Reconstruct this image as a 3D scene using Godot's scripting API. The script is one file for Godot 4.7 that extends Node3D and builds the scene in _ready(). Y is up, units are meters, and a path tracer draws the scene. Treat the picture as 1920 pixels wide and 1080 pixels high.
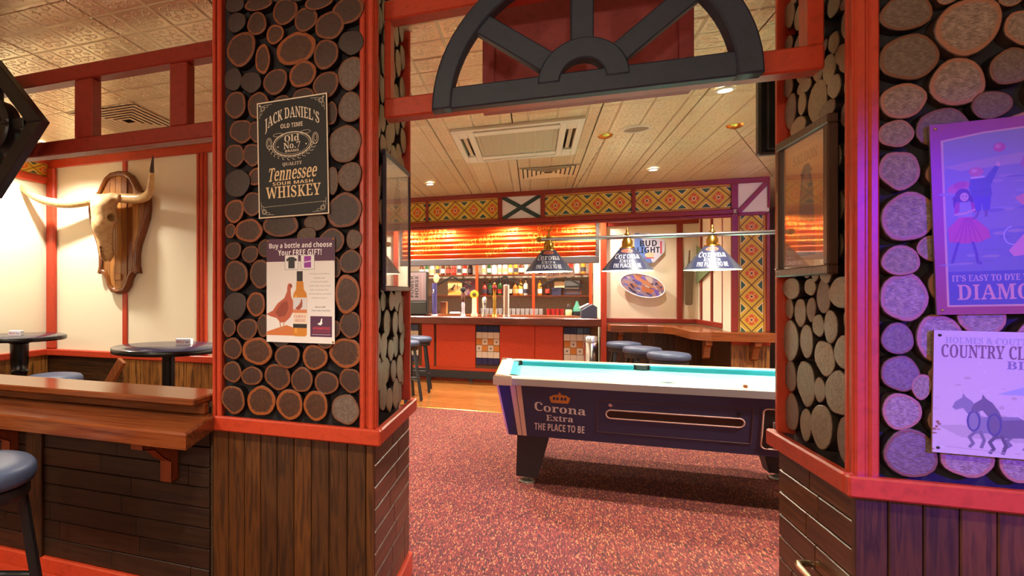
extends Node3D
# The pub seen from its front room: a log-clad opening, the pool room with the bar behind it, and the booth on the left.
# Room axes: u to the right along the log pillars, h up, w into the depth of the room, all in metres.  V(u, h, w) turns them into Godot's axes.

class MB:
	var v := PackedVector3Array()
	var n := PackedVector3Array()
	var t := PackedVector2Array()
	func tri(a: Vector3, b: Vector3, c: Vector3, na: Vector3, nb: Vector3, nc: Vector3, ua := Vector2.ZERO, ub := Vector2.ZERO, uc := Vector2.ZERO) -> void:
		if (b - a).cross(c - a).dot(na + nb + nc) > 0.0:
			v.append_array([a, c, b]); n.append_array([na, nc, nb]); t.append_array([ua, uc, ub])
		else:
			v.append_array([a, b, c]); n.append_array([na, nb, nc]); t.append_array([ua, ub, uc])
	func quad(a: Vector3, b: Vector3, c: Vector3, d: Vector3, out: Vector3, uv := []) -> void:
		var g := (b - a).cross(c - a)
		if g.length_squared() < 1e-16: g = (c - a).cross(d - a)
		g = g.normalized()
		if g.dot(out) < 0.0: g = -g
		if uv.is_empty(): uv = [Vector2.ZERO, Vector2.ZERO, Vector2.ZERO, Vector2.ZERO]
		tri(a, b, c, g, g, g, uv[0], uv[1], uv[2])
		tri(a, c, d, g, g, g, uv[0], uv[2], uv[3])
	# a box about c; with bev its twelve edges are chamfered
	func box(c: Vector3, s: Vector3, bev := 0.0, bs := Basis()) -> MB:
		var h := s * 0.5
		bev = minf(bev, minf(h.x, minf(h.y, h.z)) * 0.9)
		for ax in 3:
			var b := (ax + 1) % 3
			var d := (ax + 2) % 3
			for sg in [-1.0, 1.0]:
				var q := []
				for k in [[-1, -1], [1, -1], [1, 1], [-1, 1]]:
					var p := Vector3()
					p[ax] = sg * h[ax]
					p[b] = k[0] * (h[b] - bev)
					p[d] = k[1] * (h[d] - bev)
					q.append(c + bs * p)
				var o := Vector3(); o[ax] = sg
				quad(q[0], q[1], q[2], q[3], bs * o)
		if bev > 0.0:
			for ax in 3:
				var b := (ax + 1) % 3
				var d := (ax + 2) % 3
				for sb in [-1.0, 1.0]:
					for sd in [-1.0, 1.0]:
						var q := []
						for k in [[-1, 0], [1, 0], [1, 1], [-1, 1]]:
							var p := Vector3()
							p[ax] = k[0] * (h[ax] - bev)
							p[b] = sb * (h[b] - (0.0 if k[1] == 0 else bev))
							p[d] = sd * (h[d] - (bev if k[1] == 0 else 0.0))
							q.append(c + bs * p)
						var o := Vector3(); o[b] = sb; o[d] = sd
						quad(q[0], q[1], q[2], q[3], bs * o)
			for sx in [-1.0, 1.0]:
				for sy in [-1.0, 1.0]:
					for sz in [-1.0, 1.0]:
						var o := Vector3(sx, sy, sz)
						var e := o * h
						var no := (bs * o).normalized()
						tri(c + bs * (e - Vector3(0, sy, sz) * bev), c + bs * (e - Vector3(sx, 0, sz) * bev), c + bs * (e - Vector3(sx, sy, 0) * bev), no, no, no)
		return self
	# profile of (radius, height) turned about the y axis; uv runs round and along
	func lathe(prof: Array, seg := 20, xf := Transform3D()) -> MB:
		var m := prof.size()
		var sn := []
		var len := [0.0]
		for i in m - 1:
			var e: Vector2 = prof[i + 1] - prof[i]
			sn.append(Vector2(e.y, -e.x).normalized())
			len.append(len[i] + e.length())
		var tot: float = maxf(len[m - 1], 1e-6)
		for i in m - 1:
			var n0: Vector2 = sn[i]
			var n1: Vector2 = sn[i]
			if i > 0 and sn[i - 1].dot(sn[i]) > 0.6: n0 = (sn[i - 1] + sn[i]).normalized()
			if i < m - 2 and sn[i + 1].dot(sn[i]) > 0.6: n1 = (sn[i + 1] + sn[i]).normalized()
			var p0: Vector2 = prof[i]
			var p1: Vector2 = prof[i + 1]
			for k in seg:
				var a0 := TAU * k / seg
				var a1 := TAU * (k + 1) / seg
				var d0 := Vector3(sin(a0), 0, cos(a0))
				var d1 := Vector3(sin(a1), 0, cos(a1))
				var y := Vector3.UP
				var a := xf * (d0 * p0.x + y * p0.y)
				var b := xf * (d1 * p0.x + y * p0.y)
				var c := xf * (d1 * p1.x + y * p1.y)
				var d := xf * (d0 * p1.x + y * p1.y)
				var bs := xf.basis
				var na := (bs * (d0 * n0.x + y * n0.y)).normalized()
				var nb := (bs * (d1 * n0.x + y * n0.y)).normalized()
				var nc := (bs * (d1 * n1.x + y * n1.y)).normalized()
				var nd := (bs * (d0 * n1.x + y * n1.y)).normalized()
				var v0: float = len[i] / tot
				var v1: float = len[i + 1] / tot
				var u0 := float(k) / seg
				var u1 := float(k + 1) / seg
				if p0.x > 1e-5: tri(a, b, c, na, nb, nc, Vector2(u0, v0), Vector2(u1, v0), Vector2(u1, v1))
				if p1.x > 1e-5: tri(a, c, d, na, nc, nd, Vector2(u0, v0), Vector2(u1, v1), Vector2(u0, v1))
		return self
	# a round tube along points, with one radius for all or one for each
	func tube(p: Array, r, sides := 8, caps := true) -> MB:
		var m := p.size()
		var up := Vector3.UP
		var rings := []
		var axes := []
		for i in m:
			var d: Vector3 = (p[mini(i + 1, m - 1)] - p[maxi(i - 1, 0)]).normalized()
			if i == 0 and absf(d.dot(up)) > 0.9: up = Vector3.RIGHT
			var x := d.cross(up).normalized()
			up = x.cross(d).normalized()
			var rr: float = r[i] if r is Array else r
			var ring := []
			for k in sides:
				var a := TAU * k / sides
				ring.append([p[i] + (x * cos(a) + up * sin(a)) * rr, x * cos(a) + up * sin(a)])
			rings.append(ring)
			axes.append(d)
		for i in m - 1:
			for k in sides:
				var q := (k + 1) % sides
				tri(rings[i][k][0], rings[i][q][0], rings[i + 1][q][0], rings[i][k][1], rings[i][q][1], rings[i + 1][q][1])
				tri(rings[i][k][0], rings[i + 1][q][0], rings[i + 1][k][0], rings[i][k][1], rings[i + 1][q][1], rings[i + 1][k][1])
		if caps:
			for e in [[0, -1.0], [m - 1, 1.0]]:
				var no: Vector3 = axes[e[0]] * e[1]
				for k in sides:
					tri(p[e[0]], rings[e[0]][k][0], rings[e[0]][(k + 1) % sides][0], no, no, no)
		return self
	# a flat outline (x, y) given depth from z0 to z1, its front edge chamfered by bev
	func prism(poly: PackedVector2Array, z0: float, z1: float, xf := Transform3D(), bev := 0.0, smooth := false) -> MB:
		var pts := poly
		if Geometry2D.is_polygon_clockwise(pts):
			pts = poly.duplicate(); pts.reverse()
		var m := pts.size()
		var inner := PackedVector2Array()
		var sides := []
		for i in m:
			var a := pts[(i + m - 1) % m]
			var b := pts[i]
			var c := pts[(i + 1) % m]
			var na := Vector2(b.y - a.y, a.x - b.x).normalized()
			var nb := Vector2(c.y - b.y, b.x - c.x).normalized()
			var no := (na + nb)
			no = no.normalized() if no.length() > 0.01 else na
			inner.append(b - no * bev / maxf(0.5, no.dot(nb)))
			sides.append([nb, no])
		var ids := Geometry2D.triangulate_polygon(inner)
		var f := xf.basis * Vector3(0, 0, 1)
		for k in ids.size() / 3:
			var q := []
			for e in 3: q.append(inner[ids[k * 3 + e]])
			tri(xf * Vector3(q[0].x, q[0].y, z1), xf * Vector3(q[1].x, q[1].y, z1), xf * Vector3(q[2].x, q[2].y, z1), f, f, f, q[0], q[1], q[2])
			tri(xf * Vector3(q[0].x, q[0].y, z0), xf * Vector3(q[1].x, q[1].y, z0), xf * Vector3(q[2].x, q[2].y, z0), -f, -f, -f, q[0], q[1], q[2])
		for i in m:
			var j := (i + 1) % m
			var s2: Vector2 = sides[i][0]
			var n0: Vector2 = sides[i][1] if smooth else s2
			var n1: Vector2 = sides[j][1] if smooth else s2
			var m0 := xf.basis * Vector3(n0.x, n0.y, 0)
			var m1 := xf.basis * Vector3(n1.x, n1.y, 0)
			var a := xf * Vector3(pts[i].x, pts[i].y, z0)
			var b := xf * Vector3(pts[j].x, pts[j].y, z0)
			var c := xf * Vector3(pts[j].x, pts[j].y, z1 - bev)
			var d := xf * Vector3(pts[i].x, pts[i].y, z1 - bev)
			tri(a, b, c, m0, m1, m1); tri(a, c, d, m0, m1, m0)
			if bev > 0.0:
				var e := xf * Vector3(inner[j].x, inner[j].y, z1)
				var g := xf * Vector3(inner[i].x, inner[i].y, z1)
				var b0 := (m0 + f).normalized()
				var b1 := (m1 + f).normalized()
				tri(d, c, e, b0, b1, b1); tri(d, e, g, b0, b1, b0)
		return self
	func mesh(into: ArrayMesh = null) -> ArrayMesh:
		var am := into if into else ArrayMesh.new()
		var a := []
		a.resize(Mesh.ARRAY_MAX)
		a[Mesh.ARRAY_VERTEX] = v
		a[Mesh.ARRAY_NORMAL] = n
		a[Mesh.ARRAY_TEX_UV] = t
		am.add_surface_from_arrays(Mesh.PRIMITIVE_TRIANGLES, a)
		return am

# a flat print: outlines and letters filled into an Image at twice its size
class Pic:
	var im: Image
	var k := 2.0
	func _init(w: int, h: int, c: Color) -> void:
		im = Image.create(w * 2, h * 2, false, Image.FORMAT_RGB8)
		im.fill(c)
	func poly(p: Array, c: Color) -> void:
		var lo := INF
		var hi := -INF
		for q in p:
			lo = minf(lo, q.y * k); hi = maxf(hi, q.y * k)
		for y in range(maxi(0, int(floor(lo))), mini(im.get_height(), int(ceil(hi)) + 1)):
			var xs := []
			var yy := y + 0.5
			for i in p.size():
				var a: Vector2 = p[i] * k
				var b: Vector2 = p[(i + 1) % p.size()] * k
				if (a.y <= yy) != (b.y <= yy):
					xs.append(a.x + (yy - a.y) / (b.y - a.y) * (b.x - a.x))
			xs.sort()
			for i in xs.size() / 2:
				var x0 := int(round(xs[i * 2]))
				var x1 := int(round(xs[i * 2 + 1]))
				if x1 > x0: im.fill_rect(Rect2i(x0, y, x1 - x0, 1), c)
	func rect(x: float, y: float, w: float, h: float, c: Color) -> void:
		im.fill_rect(Rect2i(int(x * k), int(y * k), maxi(1, int(w * k)), maxi(1, int(h * k))), c)
	func ell(cx: float, cy: float, rx: float, ry: float, c: Color, rot := 0.0) -> void:
		var p := []
		for i in 36: p.append(Vector2(cx, cy) + Vector2(cos(TAU * i / 36) * rx, sin(TAU * i / 36) * ry).rotated(rot))
		poly(p, c)
	func line(pts: Array, w: float, c: Color) -> void:
		for i in pts.size() - 1:
			var d: Vector2 = (pts[i + 1] - pts[i]).normalized().orthogonal() * w * 0.5
			poly([pts[i] + d, pts[i + 1] + d, pts[i + 1] - d, pts[i] - d], c)
			if w * k > 3.0: ell(pts[i].x, pts[i].y, w * 0.5, w * 0.5, c)
	func arc(cx: float, cy: float, rx: float, ry: float, a0: float, a1: float, w: float, c: Color) -> void:
		var p := []
		for i in 25: p.append(Vector2(cx + cos(lerpf(a0, a1, i / 24.0)) * rx, cy + sin(lerpf(a0, a1, i / 24.0)) * ry))
		line(p, w, c)
	# letters (triangles in a 1 x 1 square, y up) stretched into a box; bend gives x in 0..1 and returns a shift in y and a scale
	func text(g: PackedVector2Array, x: float, y: float, w: float, h: float, c: Color, bend = null) -> void:
		for i in g.size() / 3:
			var q := []
			for e in 3:
				var p := g[i * 3 + e]
				var r := Vector2(x + p.x * w, y + (1.0 - p.y) * h)
				if bend != null: r = bend.call(p)
				q.append(r)
			poly(q, c)
	func texture() -> ImageTexture:
		im.resize(im.get_width() / 2, im.get_height() / 2, Image.INTERPOLATE_LANCZOS)
		return ImageTexture.create_from_image(im)

var rng := RandomNumberGenerator.new()
var counts := {}
var mats := {}
var cache := {}
var sans: SystemFont
var serif: SystemFont

func V(u: float, h: float, w: float) -> Vector3:
	return Vector3(u, h, -w)

func numbered(called: String) -> String:
	counts[called] = counts.get(called, -1) + 1
	return called if counts[called] == 0 else "%s_%03d" % [called, counts[called]]

func tag(o: Node, label: String, category: String, group := "", kind := "") -> Node:
	o.set_meta("label", label)
	if category: o.set_meta("category", category)
	if group: o.set_meta("group", group)
	if kind: o.set_meta("kind", kind)
	return o

func thing(called: String, at: Vector3, label: String, category: String, group := "", kind := "") -> Node3D:
	var o := Node3D.new()
	o.name = numbered(called)
	add_child(o)
	o.position = at
	tag(o, label, category, group, kind)
	return o

func part(parent: Node, called: String, m, material: Material, at := Vector3.ZERO, bs := Basis()) -> MeshInstance3D:
	var o := MeshInstance3D.new()
	o.name = numbered(called) if parent == self else called
	o.mesh = m.mesh() if m is MB else m
	o.material_override = material
	o.transform = Transform3D(bs, at)
	parent.add_child(o, true)
	return o

func copy(o: Node3D, at: Vector3, label := "", turn := 0.0) -> Node3D:
	var base := String(o.name)
	var c := o.duplicate() as Node3D
	c.name = numbered(base)
	add_child(c)
	c.position = at
	c.rotation.y = turn
	if label: c.set_meta("label", label)
	return c

# ---------- materials ----------
func noise_tex(sd: int, freq: float, ramp: Array, oct := 4, size := 512, normal := false) -> NoiseTexture2D:
	var f := FastNoiseLite.new()
	f.seed = sd
	f.frequency = freq
	f.fractal_octaves = oct
	f.noise_type = FastNoiseLite.TYPE_SIMPLEX_SMOOTH
	var nt := NoiseTexture2D.new()
	nt.width = size
	nt.height = size
	nt.seamless = true
	nt.noise = f
	if normal:
		nt.as_normal_map = true
		nt.bump_strength = 4.0
	elif not ramp.is_empty():
		var g := Gradient.new()
		var offs := PackedFloat32Array()
		var cols := PackedColorArray()
		for i in ramp.size():
			offs.append(float(i) / (ramp.size() - 1)); cols.append(ramp[i])
		g.offsets = offs
		g.colors = cols
		nt.color_ramp = g
	return nt

func mat(key: String, c := Color.WHITE, rough := 0.6, metal := 0.0) -> StandardMaterial3D:
	if mats.has(key): return mats[key]
	var m := StandardMaterial3D.new()
	m.resource_name = key
	m.albedo_color = c
	m.roughness = rough
	m.metallic = metal
	mats[key] = m
	return m

func rgb(r: int, g: int, b: int) -> Color:
	return Color8(r, g, b)

# wood: noise drawn out along one axis of the room
func wood(key: String, ramp: Array, along: String, rough: float, sd: int, fine := 17.0, slow := 1.3) -> StandardMaterial3D:
	if mats.has(key): return mats[key]
	var m := mat(key, Color.WHITE, rough)
	var tk := "w%s" % str(ramp)
	if not cache.has(tk): cache[tk] = noise_tex(sd, 0.012, ramp, 5)
	if not cache.has("grain"): cache["grain"] = noise_tex(91, 0.02, [], 4)
	m.albedo_texture = cache[tk]
	m.uv1_triplanar = true
	m.uv1_world_triplanar = true
	m.uv1_triplanar_sharpness = 8.0
	var s := Vector3(fine, fine, fine)
	s["xyz".find(along)] = slow
	m.uv1_scale = s * 0.25
	m.uv1_offset = Vector3(sd * 0.37, sd * 0.71, sd * 0.13)
	m.heightmap_enabled = true
	m.heightmap_texture = cache["grain"]
	m.heightmap_scale = 0.06
	return m

func paint(key: String, c: Color, rough: float, bump := 0.03) -> StandardMaterial3D:
	if mats.has(key): return mats[key]
	var m := mat(key, c, rough)
	if not cache.has("brush"): cache["brush"] = noise_tex(17, 0.03, [Color(0.86, 0.86, 0.86), Color(1, 1, 1), Color(0.94, 0.94, 0.94)], 4)
	m.albedo_texture = cache["brush"]
	m.uv1_triplanar = true
	m.uv1_world_triplanar = true
	m.uv1_scale = Vector3(1.4, 1.4, 1.4)
	m.heightmap_enabled = true
	m.heightmap_texture = cache["brush"]
	m.heightmap_scale = bump
	return m

func print_mat(key: String, tex: Texture2D, rough := 0.4) -> StandardMaterial3D:
	var m := mat(key, Color.WHITE, rough)
	m.albedo_texture = tex
	return m

func glow(key: String, c: Color, e: float) -> StandardMaterial3D:
	var m := mat(key, Color(0.9, 0.9, 0.9), 0.5)
	m.emission_enabled = true
	m.emission = c
	m.emission_energy_multiplier = e
	return m

func pane_mat() -> StandardMaterial3D:
	var m := mat("clear_pane", Color(1, 1, 1, 0.04), 0.02)
	m.transparency = BaseMaterial3D.TRANSPARENCY_ALPHA
	return m

# letters as triangles in a unit square
func letters(s: String, f: Font) -> PackedVector2Array:
	var key := "g" + s + str(f.get_instance_id())
	if cache.has(key): return cache[key]
	var tm := TextMesh.new()
	tm.text = s
	tm.font = f
	tm.font_size = 64
	tm.pixel_size = 0.01
	tm.depth = 0.1
	tm.width = 20000.0
	tm.curve_step = 2.0
	var a := tm.get_mesh_arrays()
	var vs: PackedVector3Array = a[Mesh.ARRAY_VERTEX]
	var ns: PackedVector3Array = a[Mesh.ARRAY_NORMAL]
	var ix = a[Mesh.ARRAY_INDEX]
	if ix == null or ix.is_empty(): ix = range(vs.size())
	var lo := Vector2(INF, INF)
	var hi := -lo
	var out := PackedVector2Array()
	for i in ix.size() / 3:
		if ns[ix[i * 3]].z < 0.9: continue
		for e in 3:
			var p := vs[ix[i * 3 + e]]
			out.append(Vector2(p.x, p.y))
			lo = lo.min(out[-1]); hi = hi.max(out[-1])
	for i in out.size(): out[i] = (out[i] - lo) / (hi - lo)
	cache[key] = out
	return out

# letters as a thin raised mesh; at() takes (x, y) in 0..1 and returns a point, out is the way they face
func lettering(mb: MB, s: String, f: Font, at: Callable, out: Vector3) -> void:
	var g := letters(s, f)
	for i in g.size() / 3:
		mb.tri(at.call(g[i * 3]), at.call(g[i * 3 + 1]), at.call(g[i * 3 + 2]), out, out, out)

# a flat board whose front (+z) carries a print
func board(parent: Node, called: String, w: float, h: float, d: float, face: Material, edge: Material, at: Vector3, bs := Basis()) -> MeshInstance3D:
	var f := MB.new()
	var x := w / 2
	var y := h / 2
	f.quad(Vector3(-x, y, d), Vector3(x, y, d), Vector3(x, -y, d), Vector3(-x, -y, d), Vector3.BACK, [Vector2(0, 0), Vector2(1, 0), Vector2(1, 1), Vector2(0, 1)])
	var e := MB.new()
	e.quad(Vector3(-x, y, 0), Vector3(x, y, 0), Vector3(x, -y, 0), Vector3(-x, -y, 0), Vector3.FORWARD)
	e.quad(Vector3(-x, y, 0), Vector3(-x, y, d), Vector3(-x, -y, d), Vector3(-x, -y, 0), Vector3.LEFT)
	e.quad(Vector3(x, y, 0), Vector3(x, y, d), Vector3(x, -y, d), Vector3(x, -y, 0), Vector3.RIGHT)
	e.quad(Vector3(-x, y, 0), Vector3(-x, y, d), Vector3(x, y, d), Vector3(x, y, 0), Vector3.UP)
	e.quad(Vector3(-x, -y, 0), Vector3(-x, -y, d), Vector3(x, -y, d), Vector3(x, -y, 0), Vector3.DOWN)
	var am := e.mesh(f.mesh())
	am.surface_set_material(0, face)
	am.surface_set_material(1, edge)
	var o := MeshInstance3D.new()
	o.name = numbered(called) if parent == self else called
	o.mesh = am
	o.transform = Transform3D(bs, at)
	parent.add_child(o, true)
	return o

func span(parent: Node, called: String, a: Vector3, b: Vector3, m: Material, bev := 0.0) -> MeshInstance3D:   # a box between two corners (u, h, w)
	var lo := V(a.x, a.y, a.z).min(V(b.x, b.y, b.z))
	var hi := V(a.x, a.y, a.z).max(V(b.x, b.y, b.z))
	var at := Vector3.ZERO if parent == self else (parent as Node3D).position
	var pp := parent.get_parent()
	if parent != self and pp != self: at += (pp as Node3D).position
	return part(parent, called, MB.new().box(Vector3.ZERO, hi - lo, bev), m, (lo + hi) / 2 - at)

const LOGS_LEFT := [[-1.183, 2.626, 0.046, 0.036, 1], [-1.071, 2.606, 0.067, 0.03, 0], [-0.955, 2.558, 0.059, 0.054, 0], [-0.802, 2.561, 0.064, 0.029, 0], [-0.682, 2.509, 0.064, 0.058, 0], [-1.175, 2.546, 0.045, 0.041, 1], [-1.079, 2.524, 0.047, 0.048, 0], [-0.999, 2.47, 0.042, 0.04, 2], [-0.86, 2.505, 0.053, 0.048, 0], [-0.757, 2.462, 0.061, 0.058, 0], [-1.151, 2.428, 0.069, 0.073, 0], [-1.054, 2.374, 0.034, 0.066, 2], [-0.906, 2.397, 0.085, 0.071, 2], [-0.771, 2.349, 0.055, 0.059, 0], [-0.668, 2.382, 0.05, 0.05, 1], [-0.673, 2.264, 0.052, 0.067, 3], [-1.193, 2.308, 0.041, 0.05, 1], [-1.107, 2.284, 0.047, 0.046, 1], [-0.994, 2.271, 0.056, 0.054, 0], [-0.874, 2.287, 0.058, 0.058, 2], [-0.774, 2.231, 0.056, 0.054, 0], [-0.871, 2.201, 0.047, 0.032, 0], [-0.673, 2.131, 0.052, 0.06, 3], [-1.18, 2.197, 0.05, 0.06, 0], [-1.075, 2.184, 0.049, 0.058, 0], [-0.97, 2.183, 0.038, 0.033, 0], [-1.155, 2.085, 0.056, 0.053, 0], [-1.082, 2.074, 0.035, 0.048, 0], [-0.752, 2.115, 0.025, 0.05, 0], [-0.694, 1.988, 0.068, 0.077, 3], [-1.186, 1.986, 0.045, 0.051, 0], [-1.102, 1.98, 0.042, 0.051, 0], [-1.171, 1.865, 0.06, 0.06, 1], [-1.087, 1.888, 0.035, 0.04, 2], [-0.672, 1.857, 0.05, 0.058, 3], [-0.744, 1.846, 0.025, 0.059, 3], [-1.186, 1.749, 0.047, 0.051, 2], [-1.102, 1.774, 0.045, 0.053, 0], [-0.696, 1.726, 0.07, 0.075, 0], [-1.117, 1.663, 0.065, 0.052, 2], [-1.203, 1.665, 0.026, 0.032, 2], [-0.973, 1.684, 0.084, 0.054, 0], [-0.821, 1.686, 0.048, 0.036, 3], [-0.857, 1.632, 0.042, 0.036, 3], [-0.748, 1.607, 0.052, 0.054, 0], [-0.656, 1.611, 0.034, 0.039, 3], [-1.195, 1.581, 0.04, 0.038, 0], [-1.11, 1.564, 0.04, 0.036, 0], [-1.042, 1.587, 0.032, 0.039, 0], [-0.671, 1.524, 0.045, 0.05, 0], [-1.177, 1.475, 0.058, 0.065, 0], [-1.069, 1.481, 0.047, 0.064, 0], [-0.732, 1.502, 0.022, 0.042, 0], [-0.682, 1.397, 0.054, 0.077, 2], [-1.183, 1.346, 0.055, 0.059, 1], [-1.082, 1.355, 0.043, 0.054, 2], [-1.211, 1.255, 0.033, 0.04, 0], [-1.127, 1.25, 0.05, 0.046, 0], [-1.049, 1.266, 0.027, 0.05, 0], [-0.671, 1.277, 0.044, 0.056, 0], [-0.73, 1.26, 0.02, 0.033, 0], [-1.195, 1.166, 0.045, 0.048, 0], [-1.077, 1.159, 0.069, 0.06, 2], [-0.939, 1.143, 0.057, 0.049, 0], [-0.821, 1.143, 0.057, 0.051, 2], [-0.693, 1.165, 0.067, 0.062, 2], [-1.198, 1.066, 0.044, 0.047, 0], [-1.104, 1.054, 0.049, 0.042, 0], [-0.988, 1.056, 0.058, 0.057, 0], [-0.875, 1.051, 0.046, 0.055, 0], [-0.77, 1.044, 0.054, 0.046, 0], [-0.672, 1.058, 0.045, 0.051, 0], [-1.19, 0.95, 0.055, 0.063, 0], [-1.063, 0.951, 0.064, 0.067, 2], [-0.931, 0.947, 0.059, 0.065, 2], [-0.814, 0.951, 0.052, 0.063, 2], [-0.689, 0.945, 0.057, 0.062, 3]]
const LOGS_RIGHT := [[0.986, 2.193, 0.061, 0.051], [1.113, 2.131, 0.07, 0.079], [0.992, 2.066, 0.065, 0.068], [1.097, 1.983, 0.061, 0.066], [1.226, 2.111, 0.038, 0.05], [1.199, 2.008, 0.043, 0.053], [0.98, 1.945, 0.052, 0.052], [1.165, 1.912, 0.044, 0.038], [0.964, 1.853, 0.04, 0.041], [1.064, 1.858, 0.057, 0.059], [0.972, 1.749, 0.045, 0.059], [0.99, 1.616, 0.058, 0.075], [0.971, 1.492, 0.045, 0.043], [1.073, 2.222, 0.025, 0.022], [1.205, 2.194, 0.026, 0.021], [0.982, 1.389, 0.053, 0.072], [0.966, 1.271, 0.038, 0.045], [1.056, 1.276, 0.052, 0.066], [0.971, 1.173, 0.043, 0.053], [1.016, 1.139, 0.022, 0.037], [0.976, 1.065, 0.046, 0.052], [0.996, 0.947, 0.062, 0.068], [1.115, 0.948, 0.056, 0.057], [1.22, 0.948, 0.043, 0.059]]
const LOGS_RIGHT_SIDE := [[2.544, 2.439, 0.048, 0.05], [2.442, 2.391, 0.054, 0.052], [2.308, 2.36, 0.048, 0.026], [2.555, 2.329, 0.042, 0.035], [2.452, 2.295, 0.049, 0.038], [2.357, 2.296, 0.038, 0.048], [2.288, 2.262, 0.029, 0.04], [2.298, 2.213, 0.043, 0.024], [2.125, 2.215, 0.04, 0.056], [2.133, 2.283, 0.032, 0.02], [2.125, 2.101, 0.04, 0.032], [2.544, 2.169, 0.042, 0.04], [2.42, 2.13, 0.059, 0.028], [2.527, 2.074, 0.049, 0.064], [2.429, 2.072, 0.033, 0.04], [2.323, 2.042, 0.068, 0.075], [2.198, 2.052, 0.041, 0.04], [2.117, 2.026, 0.036, 0.042], [2.235, 1.989, 0.053, 0.03], [2.452, 1.994, 0.06, 0.038], [2.12, 1.942, 0.04, 0.044], [2.117, 1.839, 0.032, 0.052], [2.117, 1.738, 0.032, 0.044], [2.117, 1.639, 0.03, 0.06], [2.117, 1.521, 0.03, 0.048], [2.506, 1.418, 0.072, 0.041], [2.372, 1.422, 0.042, 0.031], [2.288, 1.39, 0.048, 0.057], [2.157, 1.402, 0.082, 0.049], [2.543, 1.344, 0.034, 0.041], [2.46, 1.331, 0.046, 0.053], [2.371, 1.345, 0.034, 0.043], [2.316, 1.292, 0.042, 0.039], [2.219, 1.294, 0.045, 0.053], [2.117, 1.319, 0.048, 0.047], [2.52, 1.226, 0.067, 0.075], [2.404, 1.233, 0.049, 0.061], [2.28, 1.188, 0.067, 0.061], [2.135, 1.219, 0.062, 0.051], [2.537, 1.093, 0.052, 0.058], [2.41, 1.085, 0.068, 0.083], [2.304, 1.079, 0.04, 0.041], [2.165, 1.091, 0.081, 0.073], [2.53, 0.96, 0.059, 0.074], [2.401, 0.942, 0.043, 0.058], [2.28, 0.962, 0.075, 0.075], [2.132, 0.953, 0.062, 0.07]]
const LOGS_LEFT_SIDE := [[2.208, 1.315, 0.065, 0.08], [2.314, 1.365, 0.048, 0.04], [2.415, 1.365, 0.052, 0.042], [2.561, 1.367, 0.085, 0.055], [2.376, 1.268, 0.062, 0.06], [2.485, 1.262, 0.053, 0.058], [2.604, 1.28, 0.056, 0.071], [2.178, 1.192, 0.05, 0.056], [2.296, 1.173, 0.058, 0.06], [2.415, 1.147, 0.05, 0.051], [2.519, 1.162, 0.054, 0.059], [2.614, 1.154, 0.046, 0.055], [2.192, 1.07, 0.058, 0.069], [2.332, 1.065, 0.087, 0.06], [2.456, 1.052, 0.052, 0.052], [2.596, 1.044, 0.064, 0.071], [2.184, 0.933, 0.054, 0.056], [2.29, 0.967, 0.064, 0.068], [2.396, 0.929, 0.056, 0.056], [2.52, 0.936, 0.061, 0.074], [2.619, 0.919, 0.046, 0.05]]

# ---------- light, camera ----------
const EXPOSURE := 1.55
const WARM := Color(1.0, 0.80, 0.56)
const HALOGEN := Color(1.0, 0.965, 0.9)
const VIOLET := Color(0.34, 0.12, 1.0)

func setup() -> void:
	var cam := Camera3D.new()
	cam.name = "camera"
	cam.projection = Camera3D.PROJECTION_FRUSTUM
	cam.near = 0.05
	cam.far = 60.0
	cam.size = 0.05 * 1080.0 / 1040.0
	cam.frustum_offset = Vector2(350.0, 10.0) / 1040.0 * 0.05
	cam.position = Vector3(0, 1.4, 0)
	cam.rotation.y = atan(390.0 / 1040.0)
	add_child(cam)
	cam.current = true
	var e := Environment.new()
	e.background_mode = Environment.BG_COLOR
	e.background_color = Color(0.01, 0.01, 0.012)
	e.tonemap_mode = Environment.TONE_MAPPER_LINEAR
	e.tonemap_exposure = EXPOSURE
	e.sdfgi_enabled = true
	e.ssao_enabled = true
	e.ssil_enabled = true
	var we := WorldEnvironment.new()
	we.name = "environment"
	we.environment = e
	add_child(we)

func downlight(u: float, w: float, energy: float, label: String, aim := Vector3.ZERO, angle := 58.0, col := HALOGEN, h := 2.694) -> void:
	var t := thing("downlight", V(u, h, w), label, "downlight", "recessed ceiling downlights")
	part(t, "bezel", MB.new().lathe([Vector2(0.036, 0.0), Vector2(0.04, -0.012), Vector2(0.055, -0.008), Vector2(0.058, 0.0)], 24), mat("white_metal"))
	part(t, "lens", MB.new().lathe([Vector2(0.036, -0.004), Vector2(0.0, -0.006)], 24), glow("downlight_glow", col, 14.0))
	var s := SpotLight3D.new()
	s.name = "beam"
	s.light_color = col
	s.light_energy = energy
	s.light_size = 0.04
	s.spot_angle = angle
	s.spot_angle_attenuation = 0.7
	s.spot_range = 14.0
	s.spot_attenuation = 2.0
	s.shadow_enabled = true
	t.add_child(s)
	s.position = Vector3(0, -0.02, 0)
	var d := (aim - t.position) if aim != Vector3.ZERO else Vector3.DOWN
	s.basis = Basis.looking_at(d.normalized(), Vector3.RIGHT if absf(d.normalized().x) < 0.9 else Vector3.FORWARD)

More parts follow.
